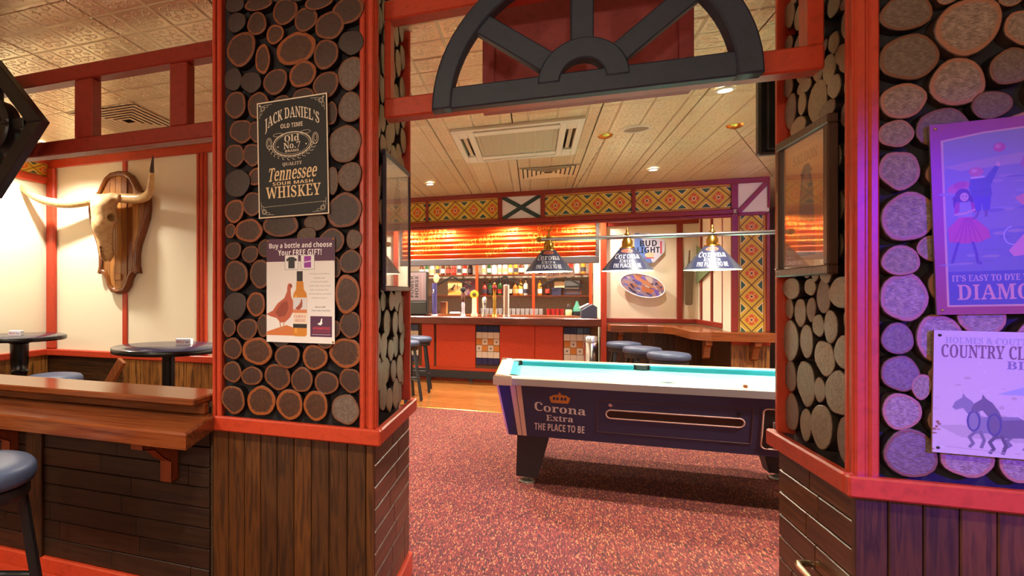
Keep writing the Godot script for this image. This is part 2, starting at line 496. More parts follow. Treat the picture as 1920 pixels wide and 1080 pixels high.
func lights() -> void:
	# pool room
	downlight(-1.14, 6.55, 9.0, "recessed downlight in the ceiling left of the air conditioner, before the bar")
	downlight(1.17, 6.61, 4.5, "recessed downlight in the ceiling nearest the patterned frieze, right of the chain mounts")
	downlight(1.138, 4.18, 4.5, "bright recessed downlight just below the right foot of the black fan arch")
	downlight(-1.3, 4.2, 9.0, "recessed downlight in the pool room ceiling, hidden behind the left log pillar")
	downlight(2.9, 5.6, 9.0, "recessed downlight at the right end of the pool room, behind the right log pillar")
	downlight(2.6, 3.5, 9.0, "recessed downlight nearest the right log pillar, on its pool room side")
	# over the bar, behind the patterned bulkhead
	for u in [-2.0, -1.32, -0.3, 0.72]:
		downlight(u, 8.62, 3.4, "recessed downlight over the bar counter, %s of four behind the frieze" % ["first", "second", "third", "fourth"][[-2.0, -1.32, -0.3, 0.72].find(u)], Vector3.ZERO, 62.0)
	downlight(1.45, 8.3, 1.0, "recessed downlight in the nook, above the oval sign", Vector3.ZERO, 60.0)
	for u in [-1.75, -0.5, 0.45]:  # lamps added to brighten the back bar
		downlight(u, 9.62, 4.0, "added downlight brightening the back bar bench, %s of three" % ["first", "second", "third"][[-1.75, -0.5, 0.45].find(u)], Vector3.ZERO, 66.0)
	# booth with the mounted skull
	downlight(-3.98, 3.62, 2.9, "recessed downlight over the booth corner that lights the mounted skull", Vector3.ZERO, 72.0)
	downlight(-3.9, 2.5, 2.6, "recessed downlight over the left end of the booth")
	downlight(-1.75, 3.3, 2.2, "recessed downlight over the right round booth table")
	# front room, where the picture is taken from
	for p in [[-2.2, 0.75], [-0.3, 0.65], [1.6, 0.7], [-2.6, -1.0], [-0.5, -1.1], [1.6, -1.2]]:
		downlight(p[0], p[1], 5.0 if p[1] < 0.0 else (3.6 if p[0] < 1.0 else 1.8), "recessed downlight of the front room, %s row, %s" % ["near" if p[1] > 0 else "far", "left" if p[0] < -1 else ("middle" if p[0] < 1 else "right")])
	for e in [[-1.9, -1.5, "left"], [0.1, -1.6, "right"]]:  # unseen globes added behind the camera as even fill light
		var g := thing("fill_globe", V(e[0], 2.05, e[1]), "added fill light globe hanging unseen in the front room, the %s one" % e[2], "pendant", "added fill globes of the front room")
		part(g, "globe", MB.new().lathe([Vector2(0.0, -0.12), Vector2(0.046, -0.111), Vector2(0.085, -0.085), Vector2(0.111, -0.046), Vector2(0.12, 0.0), Vector2(0.111, 0.046), Vector2(0.085, 0.085), Vector2(0.046, 0.111)], 24), glow("fill_globe_glow", HALOGEN, 4.0))
		part(g, "cap", MB.new().lathe([Vector2(0.05, 0.105), Vector2(0.05, 0.13), Vector2(0.02, 0.15), Vector2(0.008, 0.16)], 20), mat("brass"))
		part(g, "rod", MB.new().tube([Vector3(0, 0.15, 0), Vector3(0, 0.65, 0)], 0.008), mat("brass"))
		var o := OmniLight3D.new()
		o.name = "globe_fill"
		o.light_color = HALOGEN
		o.light_energy = 1.05
		o.light_size = 0.12
		o.omni_range = 14.0
		o.omni_attenuation = 2.0
		o.shadow_enabled = true
		g.add_child(o)
	# violet party spots: one in the front room, one at the right end of the pool room
	party_spot(V(2.3, 2.3, -1.0), V(1.3, 0.55, 2.05), 20.0, 25.0, "black violet party spotlight hung from the front room ceiling")
	party_spot(V(3.1, 2.4, 4.2), V(2.0, 2.0, 7.5), 0.9, 40.0, "black violet party spotlight hung behind the right log pillar")

func party_spot(at: Vector3, to: Vector3, energy: float, angle: float, label: String) -> void:
	var t := thing("party_spotlight", at, label, "spotlight", "violet party spotlights")
	var aim := (to - at).normalized()
	var bs := Basis.looking_at(aim, Vector3.UP)
	var turn := bs * Basis(Vector3.RIGHT, -PI / 2)
	part(t, "can", MB.new().lathe([Vector2(0.0, -0.14), Vector2(0.07, -0.12), Vector2(0.085, 0.08), Vector2(0.078, 0.08), Vector2(0.075, 0.03)], 24), mat("black_metal"), Vector3.ZERO, turn)
	part(t, "lens", MB.new().lathe([Vector2(0.076, 0.04), Vector2(0.0, 0.045)], 24), glow("violet_glow", VIOLET, 6.0), Vector3.ZERO, turn)
	part(t, "hanger", MB.new().tube([Vector3(0, 0.08, 0), Vector3(0, 2.7 - at.y, 0)], 0.012), mat("black_metal"))
	var s := SpotLight3D.new()
	s.name = "violet_beam"
	s.light_color = VIOLET
	s.light_energy = energy
	s.light_size = 0.07
	s.spot_angle = angle
	s.spot_angle_attenuation = 1.0
	s.spot_range = 16.0
	s.spot_attenuation = 2.0
	s.shadow_enabled = true
	t.add_child(s)
	s.basis = bs
	s.position = aim * 0.1

func shared_materials() -> void:
	mat("white_metal", rgb(225, 218, 200), 0.4)
	mat("black_metal", rgb(18, 18, 20), 0.4)
	mat("chrome", rgb(215, 215, 218), 0.16, 1.0)
	mat("steel", rgb(190, 190, 196), 0.3, 1.0)
	mat("brass", rgb(205, 160, 75), 0.25, 1.0)
	mat("rough_timber", rgb(96, 66, 40), 0.8)
	paint("red_trim", rgb(184, 60, 32), 0.35)
	paint("shaded_red", rgb(134, 36, 20), 0.4)  # the trim red darkened: backlit shade of the rails is in the colour
	paint("orange_panel", rgb(205, 62, 14), 0.42)
	paint("maroon_board", rgb(160, 66, 62), 0.5)
	mat("cream_wall", rgb(228, 217, 190), 0.7)
	paint("fan_black", rgb(36, 47, 64), 0.5)
	paint("wheel_black", rgb(15, 15, 17), 0.35)
	var dark := [rgb(30, 16, 6), rgb(54, 30, 10), rgb(76, 43, 14), rgb(43, 24, 8), rgb(94, 53, 17)]
	var mid := [rgb(62, 36, 14), rgb(108, 66, 26), rgb(136, 86, 34), rgb(90, 52, 20), rgb(148, 96, 42)]
	for i in 4:
		wood("plank_up_%d" % i, dark if i % 2 else [dark[1], dark[2], dark[4], dark[1], mid[1]], "y", 0.42, 3 + i)
		wood("plank_side_%d" % i, dark if i % 2 else [dark[1], dark[3], dark[2], dark[4], dark[1]], "z", 0.3, 13 + i)
		wood("plank_across_%d" % i, dark if i % 2 else [dark[0], dark[3], dark[1], dark[2], dark[0]], "x", 0.45, 23 + i)
		wood("booth_plank_%d" % i, mid if i % 2 else [mid[1], mid[2], mid[4], mid[0], mid[2]], "y", 0.4, 33 + i)
		wood("floor_plank_%d" % i, [rgb(92, 50, 20), rgb(134, 80, 34), rgb(150, 92, 42), rgb(118, 66, 26)] if i % 2 else [rgb(104, 58, 24), rgb(146, 88, 38), rgb(122, 70, 30), rgb(158, 100, 48)], "x", 0.25, 43 + i)
	for i in 4: wood("dark_board_%d" % i, [rgb(26, 15, 9), rgb(40, 23, 12), rgb(50, 30, 15), rgb(34, 19, 10)] if i else [rgb(38, 20, 11), rgb(60, 32, 15), rgb(50, 27, 13)], "x", 0.45, 83 + i)  # darker wood ramp for the low wall boards
	wood("counter_wood", [rgb(66, 28, 12), rgb(100, 46, 20), rgb(118, 60, 28), rgb(86, 38, 16)], "x", 0.15, 55, 18.0, 1.2)
	wood("bar_wood", [rgb(62, 24, 12), rgb(92, 38, 18), rgb(106, 46, 22), rgb(72, 28, 14)], "x", 0.25, 57, 18.0, 1.2)
	wood("shelf_wood", [rgb(84, 40, 16), rgb(118, 58, 24), rgb(130, 68, 30), rgb(100, 48, 20)], "x", 0.25, 59, 18.0, 1.2)
	for k in ["counter_wood", "bar_wood", "shelf_wood"]: mats[k].heightmap_scale = 0.008
	mat("stool_leg", rgb(24, 26, 28), 0.4)
	mat("stool_seat", rgb(58, 68, 92), 0.45)

# ---------- the room ----------
func tin_height() -> Texture2D:
	var s := 256
	var im := Image.create(s, s, false, Image.FORMAT_RGB8)
	var arcs := [[0.25, 0.25, 0.12], [0.75, 0.25, 0.12], [0.25, 0.75, 0.12], [0.75, 0.75, 0.12], [0.5, 0.5, 0.16], [0.5, 0.18, 0.07], [0.5, 0.82, 0.07], [0.18, 0.5, 0.07], [0.82, 0.5, 0.07], [0.34, 0.36, 0.05], [0.66, 0.64, 0.05], [0.36, 0.66, 0.05], [0.64, 0.34, 0.05]]
	for y in s:
		for x in s:
			var p := Vector2(x + 0.5, y + 0.5) / s
			var hgt := 0.25
			for a in arcs:
				var d := p - Vector2(a[0], a[1])
				var r := d.length()
				if r > a[2] + 0.05: continue
				var ang := fposmod(atan2(d.y, d.x) * 1.0 + a[0] * 9.0 + a[1] * 5.0, TAU)
				var g = (r - a[2] * (0.55 + 0.45 * ang / TAU)) / 0.016
				hgt = maxf(hgt, 0.25 + 0.5 * exp(-g * g))
			var e := minf(minf(p.x, 1.0 - p.x), minf(p.y, 1.0 - p.y))
			var q := (e - 0.02) / 0.012
			hgt = maxf(hgt, 0.3 + 0.6 * exp(-q * q))
			im.set_pixel(x, y, Color(hgt, hgt, hgt))
	return ImageTexture.create_from_image(im)

func carpet_tex() -> Texture2D:
	var s := 1024
	var im := Image.create(s, s, false, Image.FORMAT_RGB8)
	im.fill(rgb(96, 28, 22))
	var cols := [rgb(76, 20, 17), rgb(112, 36, 28), rgb(98, 28, 24), rgb(58, 15, 14), rgb(124, 44, 33)]
	for i in 16000:
		im.fill_rect(Rect2i((rng.randi() % 171) * 6, rng.randi() % s, 5, 10 + rng.randi() % 34), cols[rng.randi() % 5])
	var bright := [rgb(172, 96, 60), rgb(150, 66, 48), rgb(180, 116, 70), rgb(140, 56, 42)]
	for i in 2600:
		im.fill_rect(Rect2i((rng.randi() % 171) * 6, rng.randi() % s, 5, 8 + rng.randi() % 20), bright[rng.randi() % 4])
	for x in 171: im.fill_rect(Rect2i(x * 6 + 5, 0, 1, s), rgb(66, 20, 18))
	return ImageTexture.create_from_image(im)

const HOLES := [Rect2(-0.585, 4.5, 0.91, 1.06), Rect2(-3.13, 3.11, 0.56, 0.56), Rect2(-0.13, 6.12, 0.56, 0.56)]   # air conditioner and two diffusers, u and w

func room() -> void:
	# floor
	var fl := thing("floor", Vector3.ZERO, "red carpet flecked with pink and gold", "carpet", "", "structure")
	var cm := mat("carpet", Color.WHITE, 0.95)
	cm.albedo_color = rgb(238, 238, 238)
	cm.albedo_texture = carpet_tex()
	cm.uv1_triplanar = true
	cm.uv1_world_triplanar = true
	cm.uv1_scale = Vector3(0.95, 0.95, 0.95)
	cm.heightmap_enabled = true
	cm.heightmap_texture = noise_tex(71, 0.25, [], 2, 512)
	cm.heightmap_scale = 0.1
	span(fl, "carpet_sheet", Vector3(-5.0, -0.05, -3.1), Vector3(4.6, 0.0, 6.82), cm)
	span(fl, "edge_strip", Vector3(-2.3, -0.02, 6.80), Vector3(3.4, 0.006, 6.84), mat("brass"), 0.003)
	span(fl, "bar_subfloor", Vector3(-5.0, -0.06, 6.82), Vector3(4.6, -0.012, 10.8), mats["rough_timber"])
	for r in 19:
		var w0 := 6.845 + r * 0.119
		var u := -2.3 - rng.randf() * 0.9
		while u < 3.4:
			var l := 0.9 + rng.randf() * 0.6
			var a := maxf(u, -2.3)
			var b := minf(u + l, 3.4)
			if b - a > 0.05:
				span(fl, "floor_plank", Vector3(a + 0.001, -0.012, w0), Vector3(b - 0.001, 0.0, w0 + 0.117), mats["floor_plank_%d" % (rng.randi() % 4)])
			u += l
	# ceiling of pressed tin panels
	var ce := thing("ceiling", Vector3.ZERO, "cream pressed tin panel ceiling", "ceiling", "", "structure")
	span(ce, "ceiling_slab", Vector3(-5.0, 2.86, -3.1), Vector3(4.6, 2.98, 10.8), mats["rough_timber"])
	var tin := []
	for i in 3:
		var m := mat("pressed_tin_%d" % i, [rgb(236, 222, 182), rgb(230, 214, 174), rgb(240, 228, 190)][i], 0.3)
		m.metallic = 0.5
		m.heightmap_enabled = true
		if not cache.has("tin"): cache["tin"] = tin_height()
		m.heightmap_texture = cache["tin"]
		m.heightmap_scale = 1.3
		m.uv1_triplanar = true
		m.uv1_world_triplanar = true
		m.uv1_scale = Vector3(1.0, 1.0, 1.0) / 0.2
		m.uv1_offset = Vector3(0.17, 0, 0.33)
		tin.append(m)
	var ws := [-3.0, -1.7, -0.5, 0.7, 1.9, 3.08, 4.3, 5.5, 6.7, 7.52]
	var sizes := {}
	for i in 16:
		var u0 := -4.95 + i * 0.6
		for j in ws.size() - 1:
			var cells := [Rect2(u0 + 0.004, ws[j] + 0.004, 0.592, ws[j + 1] - ws[j] - 0.008)]
			for hole in HOLES:
				var left := []
				for c in cells:
					var k: Rect2 = c.intersection(hole)
					if k.size.x < 0.005 or k.size.y < 0.005:
						left.append(c)
						continue
					for r in [Rect2(c.position, Vector2(k.position.x - c.position.x, c.size.y)), Rect2(k.end.x, c.position.y, c.end.x - k.end.x, c.size.y), Rect2(k.position.x, c.position.y, k.size.x, k.position.y - c.position.y), Rect2(k.position.x, k.end.y, k.size.x, c.end.y - k.end.y)]:
						if r.size.x > 0.004 and r.size.y > 0.004: left.append(r)
				cells = left
			for c in cells:
				var sz := Vector3(c.size.x, 0.018, c.size.y)
				if not sizes.has(sz): sizes[sz] = MB.new().box(Vector3.ZERO, sz, 0.003).mesh()
				part(ce, "tin_panel", sizes[sz], tin[rng.randi() % 3], V(c.get_center().x, 2.709, c.get_center().y))
	span(ce, "bar_ceiling", Vector3(-2.3, 2.70, 7.55), Vector3(3.4, 2.715, 10.7), mats["cream_wall"])
	# outer walls
	var cream: Material = mats["cream_wall"]
	var red: Material = mats["red_trim"]
	var wl := thing("wall_left", V(-4.45, 0, 0), "cream panelled wall with red battens left of the booth", "wall", "", "structure")
	span(wl, "wall_sheet", Vector3(-4.6, 0, -3.1), Vector3(-4.45, 2.87, 4.3), cream)
	span(wl, "chair_rail", Vector3(-4.45, 0.80, -3.0), Vector3(-4.42, 0.86, 4.15), red, 0.006)
	span(wl, "frieze_rail", Vector3(-4.45, 2.46, -3.0), Vector3(-4.42, 2.53, 4.15), red, 0.006)
	span(wl, "top_rail", Vector3(-4.45, 2.66, -3.0), Vector3(-4.43, 2.70, 4.15), red, 0.006)
	for w in [2.9, 1.7, 0.5, -0.7, -1.9]:
		span(wl, "batten", Vector3(-4.45, 0.86, w), Vector3(-4.43, 2.46, w + 0.055), red, 0.005)
	frieze(wl, "frieze_panel", Vector3(-4.449, 2.53, -3.0), 7.15, 0.13, 0.24, Basis(Vector3.UP, PI / 2), 0.13)
	for i in 60:
		var w0 := -0.4 + i * 0.0765
		if w0 < 4.1: span(wl, "plank", Vector3(-4.45, 0.1, w0), Vector3(-4.432, 0.80, w0 + 0.074), mats["booth_plank_%d" % (rng.randi() % 4)])
	var wb := thing("wall_booth", V(-3.4, 0, 4.15), "cream wall with red battens behind the mounted skull", "wall", "", "structure")
	span(wb, "wall_sheet", Vector3(-4.6, 0, 4.15), Vector3(-2.3, 2.87, 4.3), cream)
	span(wb, "chair_rail", Vector3(-4.45, 0.80, 4.09), Vector3(-2.3, 0.86, 4.15), red, 0.006)
	span(wb, "top_rail", Vector3(-4.45, 2.62, 4.125), Vector3(-2.3, 2.70, 4.15), red, 0.006)
	span(wb, "corner_post", Vector3(-4.45, 0.86, 4.10), Vector3(-4.345, 2.62, 4.15), red, 0.012)
	span(wb, "batten", Vector3(-3.556, 0.86, 4.135), Vector3(-3.50, 2.62, 4.15), red, 0.005)
	for e in [[-2.747, 0.03], [-2.712, 0.036], [-2.672, 0.03]]:
		span(wb, "fluted_batten", Vector3(e[0], 0.86, 4.12), Vector3(e[0] + e[1], 2.62, 4.15), red, 0.008)
	for i in 23:
		var u0 := -3.52 + i * 0.0765
		if u0 > -2.34: break
		span(wb, "plank", Vector3(u0, 0.0, 4.10), Vector3(u0 + 0.074, 0.80, 4.15), mats["booth_plank_%d" % (rng.randi() % 4)], 0.003)
	for r in 9:
		var u := -4.45
		while u < -3.53:
			var b := minf(u + 0.45 + rng.randf() * 0.3, -3.53)
			span(wb, "plank", Vector3(u + 0.001, r * 0.089, 4.13), Vector3(b - 0.001, r * 0.089 + 0.086, 4.15), mats["plank_across_%d" % (rng.randi() % 4)])
			u = b
	var wr := thing("wall_return", V(-2.3, 0, 6), "cream wall closing the left end of the pool room", "wall", "", "structure")
	span(wr, "wall_sheet", Vector3(-2.45, 0, 4.3), Vector3(-2.3, 2.87, 10.75), cream)
	span(wr, "chair_rail", Vector3(-2.3, 0.80, 4.15), Vector3(-2.27, 0.86, 7.4), red, 0.006)
	var wx := thing("wall_right", V(3.4, 0, 4), "cream wall with red battens at the right end of the pool room", "wall", "", "structure")
	span(wx, "wall_sheet", Vector3(3.4, 0, -3.1), Vector3(3.55, 2.87, 10.75), cream)
	for w in [2.4, 3.3, 4.2, 5.1, 6.0, 6.9]:
		span(wx, "batten", Vector3(3.375, 0.86, w), Vector3(3.4, 2.62, w + 0.06), red, 0.005)
	span(wx, "chair_rail", Vector3(3.36, 0.80, 2.0), Vector3(3.4, 0.86, 7.4), red, 0.006)
	for i in 90:
		span(wx, "plank", Vector3(3.38, 0.0, 0.6 + i * 0.0765), Vector3(3.4, 0.80, 0.674 + i * 0.0765), mats["booth_plank_%d" % (rng.randi() % 4)])
	var wf := thing("wall_front", V(0, 0, -3), "plain cream wall of the front room behind the camera", "wall", "", "structure")
	span(wf, "wall_sheet", Vector3(-4.6, 0, -3.15), Vector3(3.55, 2.87, -3.0), cream)
	var wk := thing("wall_back", V(0, 0, 10.6), "grey beige wall behind the back bar shelves", "wall", "", "structure")
	span(wk, "wall_sheet", Vector3(-2.45, 0, 10.6), Vector3(3.55, 2.87, 10.75), paint("backbar_wall", rgb(176, 156, 134), 0.5))

# painted diamond pattern, one diamond wide, repeated along its length
func frieze_tex() -> Texture2D:
	var p := Pic.new(128, 128, rgb(200, 162, 44))
	var green := rgb(40, 82, 62)
	var line := rgb(92, 52, 24)
	var orange := rgb(200, 82, 36)
	var pale := rgb(228, 190, 128)
	p.rect(0, 0, 128, 7, rgb(196, 132, 44)); p.rect(0, 7, 128, 3, line)
	p.rect(0, 121, 128, 7, rgb(206, 130, 40)); p.rect(0, 118, 128, 3, line)
	for s in [0, 128]:
		for q in [[10, 1], [118, -1]]:
			var y: float = q[0]
			var d: float = q[1]
			p.poly([Vector2(s - 36, y + d * 2), Vector2(s + 36, y + d * 2), Vector2(s, y + d * 34)], pale)
			p.poly([Vector2(s - 26, y + d * 5), Vector2(s + 26, y + d * 5), Vector2(s, y + d * 27)], green)
	p.line([Vector2(0, 64), Vector2(64, 10), Vector2(128, 64), Vector2(64, 118), Vector2(0, 64)], 5.0, line)
	for a in 4:
		var d := Vector2.RIGHT.rotated(a * PI / 2)
		var c := Vector2(64, 64)
		p.poly([c + d * 8 + d.orthogonal() * 9, c + d * 30 + d.orthogonal() * 7, c + d * 30 - d.orthogonal() * 7, c + d * 8 - d.orthogonal() * 9], orange)
		p.poly([c + d * 17 + d.orthogonal() * 17, c + d * 24 + d.orthogonal() * 15, c + d * 24 - d.orthogonal() * 15, c + d * 17 - d.orthogonal() * 17], orange)
	p.poly([Vector2(64, 50), Vector2(78, 64), Vector2(64, 78), Vector2(50, 64)], pale)
	p.poly([Vector2(64, 56), Vector2(72, 64), Vector2(64, 72), Vector2(56, 64)], line)
	return p.texture()

func frieze(parent: Node, called: String, corner: Vector3, length: float, tall: float, period: float, bs := Basis(), thick := 0.006, upright := false) -> void:
	if not mats.has("frieze_print"):
		var m := print_mat("frieze_print", frieze_tex(), 0.55)
		m.texture_repeat = true
	var f := MB.new()
	var nrep := length / period
	var uv := [Vector2(0, 0), Vector2(nrep, 0), Vector2(nrep, 1), Vector2(0, 1)]
	var z := 0.004
	if upright:
		f.quad(Vector3(0, 0, z), Vector3(0, length, z), Vector3(tall, length, z), Vector3(tall, 0, z), Vector3.BACK, uv)
	else:
		f.quad(Vector3(0, tall, z), Vector3(length, tall, z), Vector3(length, 0, z), Vector3(0, 0, z), Vector3.BACK, uv)
	part(parent, called, f, mats["frieze_print"], V(corner.x, corner.y, corner.z) - (parent as Node3D).position, bs)

# ---------- log pillars ----------
func log_tex(sd: int, core: Color, core2: Color, ring: Color, edge: Color, ring_at: float) -> Texture2D:
	var s := 192
	var im := Image.create(s, s, false, Image.FORMAT_RGB8)
	var f := FastNoiseLite.new()
	f.seed = sd
	f.frequency = 0.9
	f.fractal_octaves = 3
	var off := Vector2(rng.randf_range(-0.12, 0.12), rng.randf_range(-0.12, 0.12))
	for y in s:
		for x in s:
			var p := (Vector2(x + 0.5, y + 0.5) / s - Vector2(0.5, 0.5)) * 2.0
			var r := p.length()
			var q := p - off
			var wob := f.get_noise_2d(p.x * 3.0, p.y * 3.0)
			var saw := f.get_noise_2d(p.x * 4.0 + p.y * 1.5, p.y * 42.0 + sd)
			var growth := 0.5 + 0.5 * sin((q.length() + wob * 0.12) * 52.0)
			var c := core.lerp(core2, clampf(0.4 + wob * 0.5 + growth * 0.14 + saw * 1.1, 0, 1))
			var k := smoothstep(ring_at - 0.03, ring_at + 0.02, r + wob * 0.06)
			c = c.lerp(ring.lerp(ring.darkened(0.3), clampf(0.4 + saw * 0.6, 0, 1)), k)
			c = c.lerp(edge, smoothstep(0.935, 0.965, r + wob * 0.02))
			im.set_pixel(x, y, c)
	return ImageTexture.create_from_image(im)

func log_mesh(sd: int) -> ArrayMesh:
	var m := MB.new()
	var r := RandomNumberGenerator.new()
	r.seed = sd
	var seg := 20
	var ph := [r.randf() * TAU, r.randf() * TAU, r.randf() * TAU]
	var am := [r.randf_range(0.02, 0.07), r.randf_range(0.015, 0.045), r.randf_range(0.01, 0.03)]
	var o := []
	for k in seg:
		var a := TAU * k / seg
		var d: float = 1.0 + am[0] * cos(2 * a + ph[0]) + am[1] * cos(3 * a + ph[1]) + am[2] * cos(5 * a + ph[2])
		o.append(Vector2(cos(a), sin(a)) * d)
	var z := Vector3.BACK
	var uv := func(p: Vector2, q: float) -> Vector2: return Vector2(0.5 + 0.5 * p.normalized().x * q, 0.5 - 0.5 * p.normalized().y * q)
	for k in seg:
		var a: Vector2 = o[k]
		var b: Vector2 = o[(k + 1) % seg]
		var a3 := Vector3(a.x, a.y, 0)
		var b3 := Vector3(b.x, b.y, 0)
		var zt := Vector3(0, 0, 1)
		var dome := Vector3(0, 0, 0.99)
		m.tri(zt, a3 * 0.94 + dome, b3 * 0.94 + dome, z, (z + a3 * 0.04).normalized(), (z + b3 * 0.04).normalized(), Vector2(0.5, 0.5), uv.call(a, 0.92), uv.call(b, 0.92))
		var e0 := (a3 + z).normalized()
		var e1 := (b3 + z).normalized()
		m.tri(a3 * 0.94 + dome, a3 + zt * 0.93, b3 + zt * 0.93, (z + a3 * 0.04).normalized(), e0, e1, uv.call(a, 0.92), uv.call(a, 0.985), uv.call(b, 0.985))
		m.tri(a3 * 0.94 + dome, b3 + zt * 0.93, b3 * 0.94 + dome, (z + a3 * 0.04).normalized(), e1, (z + b3 * 0.04).normalized(), uv.call(a, 0.92), uv.call(b, 0.985), uv.call(b, 0.92))
		m.tri(a3 + zt * 0.93, a3, b3, a3.normalized(), a3.normalized(), b3.normalized(), uv.call(a, 0.99), uv.call(a, 0.995), uv.call(b, 0.995))
		m.tri(a3 + zt * 0.93, b3, b3 + zt * 0.93, a3.normalized(), b3.normalized(), b3.normalized(), uv.call(a, 0.99), uv.call(b, 0.995), uv.call(b, 0.99))
	return m.mesh()

# logs = [along, h, half width, half height, tone]; the gaps in lo..hi are filled with more of them
func log_face(parent: Node3D, logs: Array, lo: Vector2, hi: Vector2, base: Vector3, turn: float, tones: Array, fill: float) -> void:
	var all := logs.duplicate()
	if fill > 0.0:
		var row := 0
		for radius in [fill, fill * 0.72]:
			var y: float = lo.y + radius
			while y < hi.y - radius * 0.5:
				var x: float = lo.x + radius + (radius if row % 2 else 0.0)
				while x < hi.x - radius * 0.7:
					var free := true
					var rr: float = radius * rng.randf_range(0.9, 1.05)
					for l in all:
						var d := Vector2((x - l[0]) / (l[2] + rr), (y - l[1]) / (l[3] + rr))
						if d.length() < 0.9: free = false
					if free: all.append([x, y, rr * rng.randf_range(0.88, 0.98), rr, rng.randi() % 2])
					x += radius * 0.5
				y += radius * 0.5
				row += 1
	for l in all:
		var tone: int = l[4] if l.size() > 4 else rng.randi() % 4
		var depth := rng.randf_range(0.036, 0.05)
		var along := Vector3(cos(turn), 0, -sin(turn))
		var bs := Basis(Vector3.UP, turn) * Basis.from_scale(Vector3(l[2], l[3], depth))
		part(parent, "log", cache["log_%d" % (rng.randi() % 8)], tones[tone % tones.size()][rng.randi() % tones[tone % tones.size()].size()], base + along * l[0] + Vector3.UP * l[1] - parent.position, bs)

func boards_up(parent: Node3D, u0: float, u1: float, w: float, h0: float, h1: float, wide: float, key: String) -> void:
	var u := u0
	while u < u1 - 0.01:
		var b := minf(u + wide, u1)
		span(parent, "plank", Vector3(u + 0.0012, h0, w), Vector3(b - 0.0012, h1, w + 0.02), mats[key % (rng.randi() % 4)], 0.003)
		u = b

func boards_side(parent: Node3D, u: float, into: float, w0: float, w1: float, h0: float, h1: float, tall: float) -> void:
	var h := h1
	while h > h0 + 0.01:
		var a := maxf(h - tall, h0)
		var w := w0
		while w < w1 - 0.01:
			var b := minf(w + rng.randf_range(0.2, 0.42), w1)
			if w1 - b < 0.1: b = w1
			span(parent, "board", Vector3(u, a + 0.0035, w + 0.001), Vector3(u + into, h - 0.0005, b - 0.001), mats["plank_side_%d" % (rng.randi() % 4)], 0.003)
			w = b
		h = a

